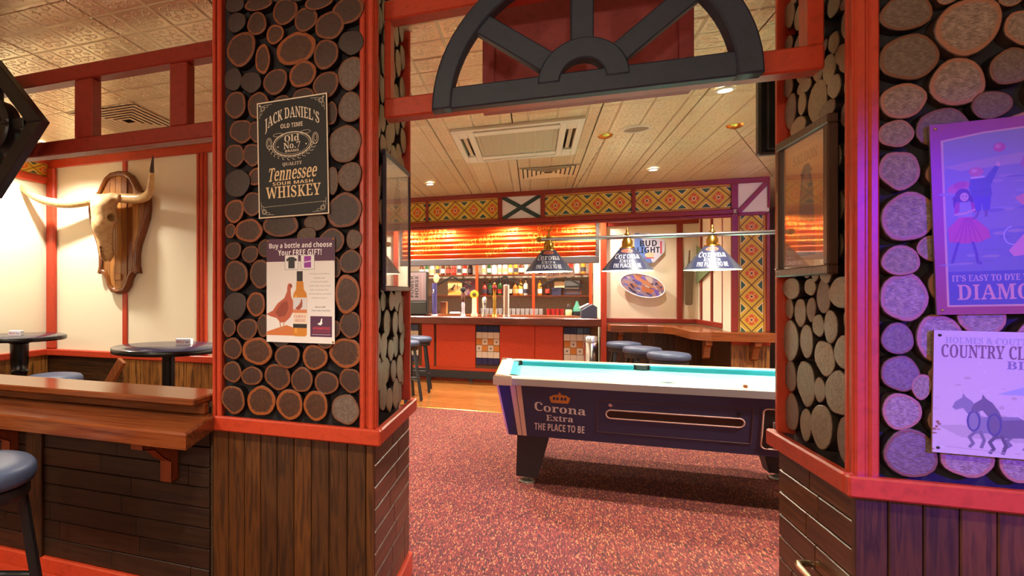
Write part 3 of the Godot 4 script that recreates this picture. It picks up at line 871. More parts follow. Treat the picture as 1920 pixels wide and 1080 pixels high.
func pillars() -> void:
	for i in 8: cache["log_%d" % i] = log_mesh(100 + i)
	var kinds := {
		"dark": [rgb(48, 26, 18), rgb(74, 43, 29), rgb(132, 68, 26), rgb(30, 18, 14), 0.8],
		"dull": [rgb(46, 32, 30), rgb(66, 48, 44), rgb(70, 44, 34), rgb(26, 18, 16), 0.88],
		"orange": [rgb(54, 28, 15), rgb(86, 49, 27), rgb(158, 80, 26), rgb(36, 20, 12), 0.76],
		"pale": [rgb(84, 66, 56), rgb(122, 104, 92), rgb(124, 76, 48), rgb(34, 24, 20), 0.84],
		"bleached": [rgb(104, 84, 72), rgb(164, 142, 126), rgb(170, 112, 84), rgb(66, 46, 38), 0.8],
		"grey": [rgb(98, 82, 62), rgb(138, 120, 94), rgb(120, 98, 72), rgb(44, 34, 26), 0.93],
		"tan": [rgb(112, 92, 66), rgb(150, 128, 96), rgb(134, 108, 76), rgb(48, 36, 28), 0.93],
	}
	var sets := {}
	var rel := noise_tex(81, 0.05, [], 4, 256)
	for key in kinds:
		sets[key] = []
		for i in 3:
			var m := mat("log_%s_%d" % [key, i], Color.WHITE, 0.32 if key in ["grey", "tan"] else 0.45)
			var c: Array = kinds[key]
			m.albedo_texture = log_tex(200 + i * 17 + key.length(), c[0], c[1], c[2], c[3], c[4])
			m.heightmap_enabled = true
			m.heightmap_texture = m.albedo_texture
			m.heightmap_scale = 0.35 if key in ["pale", "bleached", "grey", "tan"] else 0.15
			sets[key].append(m)
	var red: Material = mats["red_trim"]
	var gap: Material = mat("log_gap", rgb(36, 30, 33), 0.8)

	var p := thing("wall_pillar_left", V(-0.93, 0, 2.41), "square pillar faced with dark varnished log ends above a plank base, between booth and opening", "pillar", "", "structure")
	span(p, "core", Vector3(-1.27, 0, 2.105), Vector3(-0.632, 2.87, 2.735), gap)
	log_face(p, LOGS_LEFT, Vector2(-1.25, 0.9), Vector2(-0.64, 2.7), V(0, 0, 2.108), 0.0, [sets["dark"], sets["dull"], sets["orange"], sets["pale"]], 0.055)
	log_face(p, LOGS_LEFT_SIDE, Vector2(2.12, 0.9), Vector2(2.71, 2.7), V(-0.637, 0, 0), PI / 2, [sets["grey"], sets["tan"], sets["grey"]], 0.062)
	for e in [[-1.30, 0.016], [-1.278, 0.024], [-0.636, 0.022], [-0.603, 0.025]]:
		span(p, "trim_strip", Vector3(e[0], 0.87, 2.07), Vector3(e[0] + e[1], 2.70, 2.11), red, 0.005)
	for e in [[2.09, 0.018], [2.113, 0.016]]:
		span(p, "trim_strip", Vector3(-0.632, 0.87, e[0]), Vector3(-0.572, 2.70, e[0] + e[1]), red, 0.004)
	span(p, "trim_strip", Vector3(-0.632, 0.87, 2.715), Vector3(-0.572, 2.70, 2.74), red, 0.005)
	span(p, "trim_strip", Vector3(-1.30, 0.97, 2.112), Vector3(-1.27, 2.70, 2.74), red, 0.005)
	span(p, "ledge", Vector3(-1.31, 0.815, 2.045), Vector3(-0.545, 0.877, 2.075), red, 0.006)
	span(p, "ledge", Vector3(-0.575, 0.815, 2.0755), Vector3(-0.545, 0.877, 2.76), red, 0.006)
	boards_up(p, -1.30, -0.58, 2.078, 0.0, 0.815, 0.0765, "plank_up_%d")
	boards_side(p, -0.604, 0.024, 2.10, 2.74, 0.11, 0.813, 0.0875)
	span(p, "skirting", Vector3(-0.604, 0.0, 2.10), Vector3(-0.565, 0.11, 2.75), red, 0.005)

	p = thing("wall_pillar_right", V(1.6, 0, 2.3), "wide pillar faced with pale log ends in violet light, right of the opening", "pillar", "", "structure")
	span(p, "core", Vector3(0.928, 0, 2.08), Vector3(3.4, 2.87, 2.6), gap)
	log_face(p, LOGS_RIGHT, Vector2(0.94, 0.9), Vector2(2.3, 2.7), V(0, 0, 2.083), 0.0, [sets["bleached"], sets["bleached"], sets["pale"]], 0.058)
	var mirrored := []
	for l in LOGS_RIGHT_SIDE: mirrored.append([-l[0], l[1], l[2], l[3]])
	log_face(p, mirrored, Vector2(-2.575, 0.9), Vector2(-2.11, 2.7), V(0.932, 0, 0), -PI / 2, [sets["grey"], sets["tan"], sets["grey"], sets["pale"]], 0.05)
	for e in [[0.872, 0.026], [0.904, 0.024]]:
		span(p, "trim_strip", Vector3(e[0], 0.87, 2.04), Vector3(e[0] + e[1], 2.70, 2.085), red, 0.005)
	for e in [[2.045, 0.022], [2.073, 0.02]]:
		span(p, "trim_strip", Vector3(0.868, 0.87, e[0] + 0.002), Vector3(0.928, 2.70, e[0] + e[1]), red, 0.004)
	span(p, "trim_strip", Vector3(0.868, 0.87, 2.578), Vector3(0.928, 2.70, 2.6), red, 0.004)
	span(p, "ledge", Vector3(0.845, 0.815, 2.012), Vector3(3.4, 0.877, 2.042), red, 0.006)
	span(p, "ledge", Vector3(0.845, 0.815, 2.0425), Vector3(0.875, 0.877, 2.62), red, 0.006)
	boards_up(p, 0.872, 2.4, 2.045, 0.0, 0.815, 0.0765, "plank_up_%d")
	boards_side(p, 0.88, 0.024, 2.066, 2.60, 0.11, 0.813, 0.0845)
	span(p, "skirting", Vector3(0.865, 0.0, 2.066), Vector3(0.904, 0.11, 2.61), red, 0.005)

	# rails over the opening and the booth
	var q := thing("trim_1", V(0.14, 2.36, 2.24), "red painted rails spanning the opening at the height of the black fan arch", "rail", "", "structure")
	for y in [[2.115, 2.195], [2.515, 2.595]]:
		span(q, "rail", Vector3(-0.572, y[0], 2.205), Vector3(0.868, y[1], 2.285), mats["red_trim"], 0.006)
	span(q, "stile", Vector3(-0.572, 2.195, 2.21), Vector3(-0.545, 2.515, 2.28), mats["red_trim"], 0.004)
	span(q, "stile", Vector3(0.825, 2.195, 2.21), Vector3(0.868, 2.515, 2.28), mats["red_trim"], 0.004)
	q = thing("trim_2", V(-2.9, 2.36, 2.29), "red ladder-like rails above the booth counter, backlit shade put into their colour", "rail", "", "structure")
	for y in [[2.135, 2.21], [2.515, 2.592]]:
		span(q, "rail", Vector3(-4.42, y[0], 2.25), Vector3(-1.30, y[1], 2.33), mats["shaded_red"], 0.006)
	for e in [[-2.25, 0.12], [-1.655, 0.1], [-2.95, 0.12], [-3.7, 0.12]]:
		span(q, "stile", Vector3(e[0], 2.21, 2.255), Vector3(e[0] + e[1], 2.515, 2.325), mats["shaded_red"], 0.005)

# ---------- black wooden ornaments ----------
func arc_poly(c: Vector2, r0: float, r1: float, a0: float, a1: float, steps := 32) -> PackedVector2Array:
	var p := PackedVector2Array()
	for i in steps + 1: p.append(c + Vector2.from_angle(lerpf(a0, a1, float(i) / steps)) * r1)
	for i in steps + 1: p.append(c + Vector2.from_angle(lerpf(a1, a0, float(i) / steps)) * r0)
	return p

func fan_arch() -> void:
	var m: Material = mats["fan_black"]
	var t := thing("fan_arch", V(0.162, 2.105, 2.2), "black half-round wooden fan arch fixed to the red rails over the opening", "arch")
	part(t, "rim", MB.new().prism(arc_poly(Vector2.ZERO, 0.455, 0.528, 0.0, PI, 40), 0.0, 0.062, Transform3D(), 0.006, true), m)
	part(t, "base_bar", MB.new().box(Vector3(0, 0.04, 0.028), Vector3(0.92, 0.082, 0.05), 0.005), m)
	part(t, "hub", MB.new().prism(arc_poly(Vector2(0, 0.05), 0.074, 0.148, 0.0, PI, 24), 0.0, 0.058, Transform3D(), 0.005, true), m)
	for a in [38.0, 90.0, 142.0]:
		var bs := Basis(Vector3.BACK, deg_to_rad(a))
		var c := Vector3(0, 0.04, 0.026) + bs * Vector3(0.295, 0, 0)
		part(t, "spoke", MB.new().box(Vector3.ZERO, Vector3(0.34, 0.074, 0.046), 0.004), m, c, bs)
	var b := thing("hanging_board", V(0.186, 2.43, 2.52), "maroon box board hanging behind the black fan arch", "board")
	span(b, "panel", Vector3(-0.206, 2.188, 2.50), Vector3(0.577, 2.70, 2.56), mats["maroon_board"], 0.004)
	for e in [[-0.206, -0.155], [0.526, 0.577]]:
		span(b, "border", Vector3(e[0], 2.188, 2.485), Vector3(e[1], 2.70, 2.5), mats["maroon_board"], 0.003)
	# wheel-like ornament on the booth rail, seen at the left edge
	var k := thing("lattice_ornament", V(-2.60, 2.255, 2.12), "black wooden lattice ornament with pointed corners fixed to the booth rails", "ornament")
	var w: Material = mats["wheel_black"]
	var tips := [Vector2(0.33, 0.0), Vector2(0.0, 0.36), Vector2(-0.33, 0.0), Vector2(0.0, -0.36)]
	for i in 4:
		var a: Vector2 = tips[i]
		var c: Vector2 = tips[(i + 1) % 4]
		part(k, "rim_board", MB.new().prism(PackedVector2Array([a, c, c * 0.68, a * 0.68]), 0.0, 0.05, Transform3D(), 0.006), w)
	for a in [0.0, PI / 2]:
		part(k, "spoke", MB.new().box(Vector3(0, 0, 0.03), Vector3(0.42, 0.054, 0.05), 0.005, Basis(Vector3.BACK, a)), w)
	part(k, "ring", MB.new().prism(arc_poly(Vector2.ZERO, 0.09, 0.14, 0.0, TAU * 0.999, 40), 0.0, 0.085, Transform3D(), 0.01, true), w)
	part(k, "bolt", MB.new().lathe([Vector2(0.01, 0.0), Vector2(0.008, 0.008), Vector2(0.0, 0.01)], 10), mat("chrome"), Vector3(0.02, -0.27, 0.07), Basis(Vector3.RIGHT, PI / 2))

# ---------- signs and pictures ----------
func signs() -> void:
	var cream := rgb(232, 218, 194)
	var tin := mat("tin_edge", rgb(150, 140, 120), 0.4, 0.6)
	# whiskey sign
	var p := Pic.new(310, 475, rgb(19, 17, 17))
	for e in [[0, 0, 310, 5], [0, 470, 310, 5], [0, 0, 5, 475], [305, 0, 5, 475]]: p.rect(e[0], e[1], e[2], e[3], cream)
	for sx in [0, 1]:
		for sy in [0, 1]:
			var cx := 26.0 if sx == 0 else 284.0
			var cy := 26.0 if sy == 0 else 449.0
			var dx := 1.0 if sx == 0 else -1.0
			var dy := 1.0 if sy == 0 else -1.0
			for r in [10, 6]: p.arc(cx, cy, r, r, 0, TAU, 1.6, cream)
			p.arc(cx + dx * 16, cy - dy * 8, 9, 5, 0, TAU, 1.4, cream)
			p.arc(cx - dx * 8, cy + dy * 16, 5, 9, 0, TAU, 1.4, cream)
			p.line([Vector2(cx + dx * 20, cy - dy * 12), Vector2(cx + dx * 44, cy - dy * 14)], 1.4, cream)
			p.line([Vector2(cx - dx * 12, cy + dy * 20), Vector2(cx - dx * 14, cy + dy * 40)], 1.4, cream)
	p.text(letters("JACK DANIEL'S", serif), 0, 0, 1, 1, cream, func(q: Vector2) -> Vector2:
		var x := q.x * 2.0 - 1.0
		var arch := 24.0 * x * x
		return Vector2(155 + x * 120, 63 + arch * 1.65 - (q.y - 0.5) * 58.0))
	p.text(letters("OLD TIME", sans), 106, 99, 98, 18, cream)
	p.arc(155, 184, 84, 48, 0, TAU, 4, cream)
	p.arc(155, 184, 76, 41, 0, TAU, 1.5, cream)
	for i in 14:
		var a := PI * (0.02 + 0.96 * i / 13.0)
		p.arc(155 + cos(a) * 98, 184 + sin(a) * 58, 9, 6, a, a + 4.2, 2, cream)
	for s in [-1.0, 1.0]:
		p.arc(155 + s * 102, 172, 12, 22, 0, TAU, 2.2, cream)
		p.arc(155 + s * 102, 170, 6, 14, 0, TAU, 1.6, cream)
		p.arc(155 + s * 60, 142, 22, 7, 0, TAU, 1.6, cream)
		p.ell(155 + s * 62, 190, 3, 3, cream)
	p.text(letters("Old", serif), 122, 146, 66, 28, cream)
	p.text(letters("No.7", serif), 118, 177, 74, 25, cream)
	p.text(letters("BRAND", sans), 125, 206, 60, 10, cream)
	p.text(letters("QUALITY", serif), 112, 256, 86, 17, cream)
	var gold := rgb(236, 208, 160)
	p.text(letters("Tennessee", serif), 0, 0, 1, 1, gold, func(q: Vector2) -> Vector2: return Vector2(48 + q.x * 214 + (q.y - 0.5) * 10, 328 - q.y * 54 - q.x * 4))
	p.text(letters("SOUR MASH", sans), 66, 332, 178, 14, gold)
	p.text(letters("WHISKEY", serif), 34, 350, 242, 48, gold)
	p.line([Vector2(20, 430), Vector2(290, 424)], 1.4, cream)
	var pr := print_mat("whiskey_sign_print", p.texture(), 0.55)
	var t := thing("whiskey_sign", V(-0.912, 1.95, 2.056), "black tin whiskey sign with cream lettering on the dark log pillar", "sign")
	t.rotation.z = 0.02
	board(t, "tin_plate", 0.31, 0.478, 0.006, pr, tin, Vector3.ZERO)
	for c in [[-1, 1], [1, 1]]: part(t, "screw", MB.new().lathe([Vector2(0.005, 0), Vector2(0.004, 0.004), Vector2(0, 0.005)], 8), mat("chrome"), Vector3(c[0] * 0.14, c[1] * 0.225, 0.006), Basis(Vector3.RIGHT, PI / 2))

	# gift poster
	p = Pic.new(297, 420, rgb(232, 228, 226))
	var plum := rgb(84, 40, 74)
	p.rect(0, 0, 297, 92, plum)
	p.text(letters("Buy a bottle and choose", sans), 12, 16, 274, 28, Color.WHITE)
	p.text(letters("Your FREE GIFT!", sans), 52, 44, 190, 24, Color.WHITE)
	for x in [82, 152]:
		p.rect(x, 66, 60, 60, rgb(150, 150, 156)); p.rect(x + 2, 68, 56, 56, rgb(236, 234, 236))
	p.poly([Vector2(88, 84), Vector2(102, 74), Vector2(120, 74), Vector2(136, 84), Vector2(132, 92), Vector2(126, 89), Vector2(126, 120), Vector2(98, 120), Vector2(98, 89), Vector2(92, 93)], rgb(44, 42, 44))
	p.rect(167, 72, 30, 46, rgb(150, 50, 160)); p.line([Vector2(167, 96), Vector2(197, 92)], 5, rgb(220, 200, 230))
	var grey := rgb(172, 170, 174)
	for i in 7: p.text(letters(["Purchase any bottle to", "receive one", "of two great gifts", "while they last at this", "bar during the", "promotion period", "ask your server"][i], sans), 200 - [0, -18, -4, 4, -2, 2, -6][i] - 8, 140 + i * 16, [84, 46, 74, 92, 76, 92, 66][i], 7, grey)
	p.text(letters("ask our staff", sans), 214, 272, 44, 6, rgb(110, 106, 110)); p.text(letters("Please enjoy responsibly", sans), 200, 287, 78, 6, rgb(110, 106, 110))
	# ground, bird, bottle
	p.poly([Vector2(0, 392), Vector2(2, 378), Vector2(50, 362), Vector2(90, 350), Vector2(122, 360), Vector2(124, 392)], rgb(206, 118, 62))
	var bird := rgb(186, 92, 68)
	p.poly([Vector2(0, 306), Vector2(28, 292), Vector2(50, 262), Vector2(80, 240), Vector2(92, 214), Vector2(94, 190), Vector2(100, 180), Vector2(112, 182), Vector2(116, 194), Vector2(108, 204), Vector2(110, 232), Vector2(122, 262), Vector2(122, 290), Vector2(106, 318), Vector2(84, 338), Vector2(62, 340), Vector2(46, 322), Vector2(14, 314)], bird)
	p.poly([Vector2(40, 300), Vector2(66, 262), Vector2(92, 250), Vector2(100, 280), Vector2(84, 312), Vector2(56, 318)], rgb(150, 70, 54))
	p.ell(109, 190, 3, 4, rgb(60, 40, 40)); p.line([Vector2(60, 338), Vector2(66, 372)], 4, rgb(190, 130, 100)); p.line([Vector2(78, 338), Vector2(76, 374)], 4, rgb(190, 130, 100))
	p.poly([Vector2(136, 134), Vector2(160, 134), Vector2(161, 172), Vector2(164, 178), Vector2(166, 205), Vector2(178, 222), Vector2(180, 240), Vector2(179, 388), Vector2(172, 394), Vector2(126, 394), Vector2(120, 388), Vector2(118, 240), Vector2(121, 222), Vector2(132, 205), Vector2(133, 178), Vector2(136, 172)], rgb(206, 132, 40))
	p.rect(135, 132, 26, 40, rgb(38, 34, 36)); p.rect(126, 230, 10, 150, rgb(226, 160, 66))
	p.rect(119, 238, 60, 60, rgb(216, 214, 218)); p.rect(119, 286, 60, 14, rgb(214, 128, 84)); p.rect(119, 300, 60, 44, rgb(238, 220, 200)); p.rect(119, 344, 60, 16, rgb(40, 36, 36))
	p.poly([Vector2(128, 282), Vector2(144, 268), Vector2(152, 256), Vector2(153, 246), Vector2(158, 244), Vector2(160, 258), Vector2(158, 276), Vector2(148, 286), Vector2(138, 287)], rgb(160, 76, 60))
	p.text(letters("FAMOUS", serif), 124, 308, 50, 12, rgb(190, 120, 110)); p.text(letters("GROUSE", serif), 126, 324, 46, 12, rgb(190, 120, 110))
	p.rect(194, 312, 92, 82, plum)
	p.poly([Vector2(224, 342), Vector2(236, 336), Vector2(240, 322), Vector2(246, 320), Vector2(244, 332), Vector2(246, 340), Vector2(238, 348), Vector2(230, 346)], Color.WHITE)
	p.text(letters("FAMOUS", sans), 212, 354, 66, 12, rgb(214, 60, 80)); p.text(letters("THE", sans), 202, 357, 9, 8, rgb(214, 60, 80)); p.text(letters("GROUSE", sans), 204, 369, 74, 10, rgb(160, 40, 70)); p.rect(200, 384, 80, 2, rgb(200, 180, 200))
	t = thing("paper_poster", V(-0.879, 1.411, 2.054), "white paper gift poster with bird and bottle pinned below the black sign", "poster")
	board(t, "sheet", 0.297, 0.42, 0.002, print_mat("gift_poster_print", p.texture(), 0.5), mat("paper", rgb(230, 228, 224), 0.6), Vector3.ZERO)
	for c in [[-1, 1], [1, 1], [1, -1]]: part(t, "pin", MB.new().lathe([Vector2(0.004, 0), Vector2(0.004, 0.002), Vector2(0, 0.004)], 8), mat("brass"), Vector3(c[0] * 0.142, c[1] * 0.203, 0.002), Basis(Vector3.RIGHT, PI / 2))

	# dye advertisement
	p = Pic.new(430, 525, rgb(172, 82, 84))
	p.poly([Vector2(22, 46), Vector2(110, 32), Vector2(215, 26), Vector2(320, 32), Vector2(408, 46), Vector2(408, 504), Vector2(22, 504)], rgb(226, 178, 140))
	p.poly([Vector2(27, 50), Vector2(110, 37), Vector2(215, 31), Vector2(320, 37), Vector2(403, 50), Vector2(403, 499), Vector2(27, 499)], rgb(150, 148, 152))
	p.poly([Vector2(27, 130), Vector2(120, 110), Vector2(260, 120), Vector2(403, 100), Vector2(403, 420), Vector2(27, 420)], rgb(142, 140, 154))
	p.poly([Vector2(27, 120), Vector2(90, 108), Vector2(180, 96), Vector2(250, 108), Vector2(190, 124), Vector2(60, 134)], rgb(176, 158, 148))
	p.poly([Vector2(27, 300), Vector2(403, 280), Vector2(403, 410), Vector2(27, 410)], rgb(124, 128, 158))
	for i in 60:
		var x := rng.randf_range(30, 380)
		var y := rng.randf_range(140, 400)
		p.ell(x, y, rng.randf_range(8, 30), rng.randf_range(1.5, 5), [rgb(150, 150, 166), rgb(120, 122, 150), rgb(164, 152, 156)][i % 3])
	p.rect(27, 408, 376, 91, rgb(92, 98, 150))
	# girl in a hat
	var skin := rgb(222, 172, 150)
	p.ell(56, 178, 25, 13, rgb(206, 118, 104), -0.35); p.ell(63, 203, 16, 21, rgb(92, 74, 86)); p.ell(58, 172, 15, 9, rgb(190, 96, 90), -0.3)
	p.ell(66, 205, 9, 12, skin); p.ell(63, 203, 1.4, 1.4, rgb(90, 70, 80)); p.ell(70, 203, 1.4, 1.4, rgb(90, 70, 80)); p.line([Vector2(64, 211), Vector2(69, 211)], 1.4, rgb(180, 90, 90))
	for s in [46, 80]: p.line([Vector2(s, 206), Vector2(s + 1, 232)], 7, rgb(84, 66, 80))
	p.poly([Vector2(53, 219), Vector2(79, 219), Vector2(82, 262), Vector2(52, 262)], rgb(160, 156, 170)); p.poly([Vector2(46, 222), Vector2(56, 219), Vector2(55, 244), Vector2(44, 256)], rgb(176, 84, 110)); p.poly([Vector2(78, 219), Vector2(90, 226), Vector2(88, 250), Vector2(80, 244)], rgb(176, 84, 110))
	p.line([Vector2(46, 252), Vector2(66, 250), Vector2(88, 240)], 5, skin)
	p.poly([Vector2(54, 260), Vector2(82, 260), Vector2(112, 296), Vector2(116, 318), Vector2(92, 330), Vector2(60, 332), Vector2(31, 326), Vector2(30, 290)], rgb(206, 92, 118))
	for x in [40, 52, 64, 76, 88, 100]: p.line([Vector2(58 + x * 0.18, 264), Vector2(x, 328)], 1.6, rgb(168, 66, 100))
	p.line([Vector2(50, 330), Vector2(44, 352), Vector2(36, 384)], 6, rgb(92, 82, 140)); p.line([Vector2(80, 330), Vector2(86, 360), Vector2(88, 384), Vector2(96, 388)], 6, rgb(92, 82, 140))
	# boy seen from behind, arm raised to a ball
	p.ell(92, 139, 15, 12, rgb(206, 122, 104)); p.ell(88, 136, 6, 5, rgb(224, 160, 136)); p.poly([Vector2(80, 152), Vector2(106, 151), Vector2(112, 158), Vector2(82, 160)], rgb(214, 188, 178))
	p.poly([Vector2(80, 158), Vector2(110, 156), Vector2(130, 126), Vector2(138, 130), Vector2(120, 178), Vector2(122, 206), Vector2(82, 208), Vector2(76, 180)], rgb(88, 104, 140)); p.line([Vector2(84, 192), Vector2(118, 190)], 1.5, rgb(66, 80, 116))
	p.poly([Vector2(84, 207), Vector2(120, 205), Vector2(116, 244), Vector2(103, 244), Vector2(101, 222), Vector2(98, 246), Vector2(88, 246)], rgb(84, 92, 156))
	p.line([Vector2(94, 246), Vector2(88, 262), Vector2(80, 266)], 5, rgb(120, 96, 116)); p.line([Vector2(109, 244), Vector2(108, 262)], 5, rgb(120, 96, 116))
	p.ell(136, 123, 5, 6, skin); p.ell(140, 78, 12, 12, rgb(200, 92, 104)); p.ell(137, 75, 6, 6, rgb(220, 132, 132))
	# three more children to the right
	p.ell(206, 82, 9, 11, skin); p.ell(205, 73, 11, 6, rgb(72, 68, 82)); p.poly([Vector2(190, 96), Vector2(222, 94), Vector2(232, 146), Vector2(194, 150), Vector2(178, 128)], rgb(172, 122, 134)); p.poly([Vector2(194, 150), Vector2(230, 146), Vector2(222, 196), Vector2(200, 198)], rgb(110, 108, 150))
	p.poly([Vector2(166, 216), Vector2(196, 198), Vector2(262, 186), Vector2(262, 212), Vector2(180, 236)], rgb(220, 142, 120))
	p.ell(206, 286, 11, 13, skin); p.ell(204, 276, 13, 7, rgb(150, 110, 90)); p.poly([Vector2(190, 300), Vector2(226, 298), Vector2(262, 356), Vector2(160, 372), Vector2(150, 356)], rgb(222, 150, 160)); p.arc(160, 316, 18, 24, 1.5, 4.6, 2.4, rgb(196, 190, 210))
	p.ell(330, 240, 12, 14, skin); p.poly([Vector2(314, 256), Vector2(348, 254), Vector2(356, 320), Vector2(308, 322)], rgb(112, 120, 150)); p.line([Vector2(322, 320), Vector2(318, 372)], 8, rgb(90, 84, 120)); p.line([Vector2(342, 320), Vector2(346, 372)], 8, rgb(90, 84, 120))
	p.text(letters("IT'S EASY TO DYE WITH", serif), 34, 418, 186, 17, rgb(222, 190, 170))
	p.text(letters("DIAMOND DYES", serif), 44, 444, 336, 42, rgb(228, 170, 150))
	print_mat("dye_sign_print", p.texture(), 0.35).albedo_color = rgb(196, 196, 196)
	t = thing("tin_advertisement", V(1.035, 1.603, 2.032), "large tin dye advertisement with playing children, in violet light on the right pillar", "sign")
	t.rotation.z = 0.03
	board(t, "tin_plate", 0.43, 0.525, 0.006, mats["dye_sign_print"], tin, Vector3(0.215, 0, 0))
	for c in [[0.012, 0.25], [0.012, -0.25], [0.418, 0.25]]: part(t, "screw", MB.new().lathe([Vector2(0.004, 0), Vector2(0.003, 0.003), Vector2(0, 0.004)], 8), mat("chrome"), Vector3(c[0], c[1], 0.006), Basis(Vector3.RIGHT, PI / 2))

	# biscuit advertisement
	p = Pic.new(430, 337, rgb(222, 204, 190))
	for i in 120: p.ell(rng.randf() * 430, rng.randf() * 337, rng.randf_range(1, 8), rng.randf_range(1, 5), [rgb(214, 194, 180), rgb(228, 212, 200), rgb(206, 184, 168)][i % 3])
	for i in 40: p.ell([0.0, 430.0][i % 2] + rng.randf_range(-14, 14), rng.randf_range(250, 337), rng.randf_range(1, 5), rng.randf_range(1, 4), rgb(160, 106, 74))
	p.text(letters("HOLMES & COUTTS", serif), 24, 18, 172, 17, rgb(176, 170, 174))
	p.text(letters("COUNTRY CLUB", serif), 16, 38, 204, 36, rgb(128, 98, 98))
	p.text(letters("BISCUITS", serif), 148, 78, 150, 22, rgb(142, 130, 152))
	p.poly([Vector2(130, 168), Vector2(200, 138), Vector2(240, 150), Vector2(258, 134), Vector2(300, 168)], rgb(178, 184, 196))
	p.poly([Vector2(10, 262), Vector2(60, 256), Vector2(200, 280), Vector2(420, 270), Vector2(420, 300), Vector2(60, 290)], rgb(200, 184, 172))
	for e in [[40, 188, 1.0, rgb(150, 142, 150)], [78, 190, 1.08, rgb(122, 110, 122)], [222, 190, 0.98, rgb(146, 136, 158)], [268, 192, 1.05, rgb(130, 116, 124)]]:
		var o := Vector2(e[0], e[1])
		var s: float = e[2]
		var c: Color = e[3]
		var pts := []
		for q in [[0, 22], [6, 6], [20, -6], [22, -18], [28, -8], [40, 2], [52, 22], [60, 44], [90, 40], [132, 38], [150, 50], [152, 78], [138, 92], [100, 84], [62, 88], [44, 92], [34, 70], [34, 40], [22, 22], [8, 28]]: pts.append(o + Vector2(q[0], q[1]) * s)
		p.poly(pts, c)
		for q in [[[48, 84], [36, 100], [44, 116], [36, 128]], [[58, 84], [66, 106], [60, 128]], [[126, 86], [110, 104], [118, 114], [104, 126]], [[142, 84], [152, 106], [144, 126]]]:
			var l := []
			for a in q: l.append(o + Vector2(a[0], a[1]) * s)
			p.line(l, 7.0 * s, c.darkened(0.12))
		p.arc(o.x + 44 * s, o.y + 56 * s, 12 * s, 26 * s, 0, TAU, 4, rgb(88, 84, 130))
	p.line([Vector2(30, 318), Vector2(150, 324)], 2, rgb(196, 180, 176))
	p.text(letters("BISCUIT CO", sans), 250, 318, 110, 8, rgb(206, 180, 172))
	print_mat("biscuit_sign_print", p.texture(), 0.4).albedo_color = rgb(206, 206, 206)
	t = thing("tin_advertisement", V(1.035, 1.130, 2.032), "pale rusty tin biscuit advertisement with horses, below the dye advertisement", "sign")
	t.rotation.z = -0.012
	board(t, "tin_plate", 0.43, 0.337, 0.006, mats["biscuit_sign_print"], mat("rusty_edge", rgb(150, 112, 86), 0.7), Vector3(0.215, 0, 0))
	for c in [[0.012, 0.155], [0.012, -0.155]]: part(t, "screw", MB.new().lathe([Vector2(0.004, 0), Vector2(0.003, 0.003), Vector2(0, 0.004)], 8), mat("black_metal"), Vector3(c[0], c[1], 0.006), Basis(Vector3.RIGHT, PI / 2))

	# framed pictures on the inner sides of the pillars
	p = Pic.new(260, 320, rgb(214, 204, 200))
	p.poly([Vector2(0, 140), Vector2(120, 120), Vector2(260, 130), Vector2(260, 320), Vector2(0, 320)], rgb(196, 186, 184))
	for i in 70: p.line([Vector2(rng.randf_range(30, 230), rng.randf_range(120, 240)), Vector2(rng.randf_range(30, 230), rng.randf_range(120, 240))], 1.2, rgb(140, 130, 132))
	p.poly([Vector2(90, 90), Vector2(130, 20), Vector2(170, 90), Vector2(150, 180), Vector2(100, 180)], rgb(166, 152, 148))
	picture(V(-0.588, 1.705, 2.485), PI / 2, 0.50, 0.59, 0.022, 0.016, mat("violet_lit_frame", rgb(54, 44, 62), 0.35), p.texture(), "framed faded sketch under glass on the inner side of the left log pillar", "sketch_print")  # tint of the violet light is put into the frame colour
	p = Pic.new(260, 330, rgb(206, 150, 92))
	p.rect(20, 20, 220, 60, rgb(216, 166, 104))
	p.text(letters("SALOON", serif), 60, 34, 140, 26, rgb(160, 116, 76))
	p.poly([Vector2(20, 170), Vector2(240, 150), Vector2(240, 310), Vector2(20, 310)], rgb(186, 128, 74))
	p.poly([Vector2(110, 90), Vector2(160, 80), Vector2(176, 130), Vector2(190, 300), Vector2(90, 300), Vector2(100, 140)], rgb(112, 96, 96))
	p.ell(136, 110, 18, 22, rgb(160, 132, 108)); p.poly([Vector2(102, 92), Vector2(172, 88), Vector2(150, 66), Vector2(124, 68)], rgb(86, 74, 72))
	for i in 60: p.line([Vector2(rng.randf_range(24, 100), rng.randf_range(190, 300)), Vector2(rng.randf_range(24, 100), rng.randf_range(190, 300))], 1.0, rgb(150, 98, 56))
	picture(V(0.884, 1.71, 2.356), -PI / 2, 0.395, 0.50, 0.03, 0.03, wood("frame_wood", [rgb(46, 28, 18), rgb(70, 44, 28), rgb(58, 36, 24)], "y", 0.35, 61), p.texture(), "dark wood framed sepia saloon picture under glass on the right log pillar", "sepia_print")

func picture(at: Vector3, turn: float, w: float, h: float, rail: float, deep: float, frame: Material, tex: Texture2D, label: String, key: String) -> void:
	var t := thing("framed_picture", at, label, "picture")
	t.rotation.y = turn
	for s in [-1.0, 1.0]:
		part(t, "frame_rail", MB.new().box(Vector3(0, s * (h - rail) / 2, deep / 2), Vector3(w, rail, deep), 0.004), frame)
		part(t, "frame_rail", MB.new().box(Vector3(s * (w - rail) / 2, 0, deep / 2), Vector3(rail, h - rail * 2, deep), 0.004), frame)
	board(t, "print", w - rail * 2, h - rail * 2, 0.004, print_mat(key, tex, 0.6), mat("paper"), Vector3(0, 0, deep * 0.3))
	part(t, "glass_pane", MB.new().box(Vector3(0, 0, deep * 0.62), Vector3(w - rail * 2, h - rail * 2, 0.002)), pane_mat())

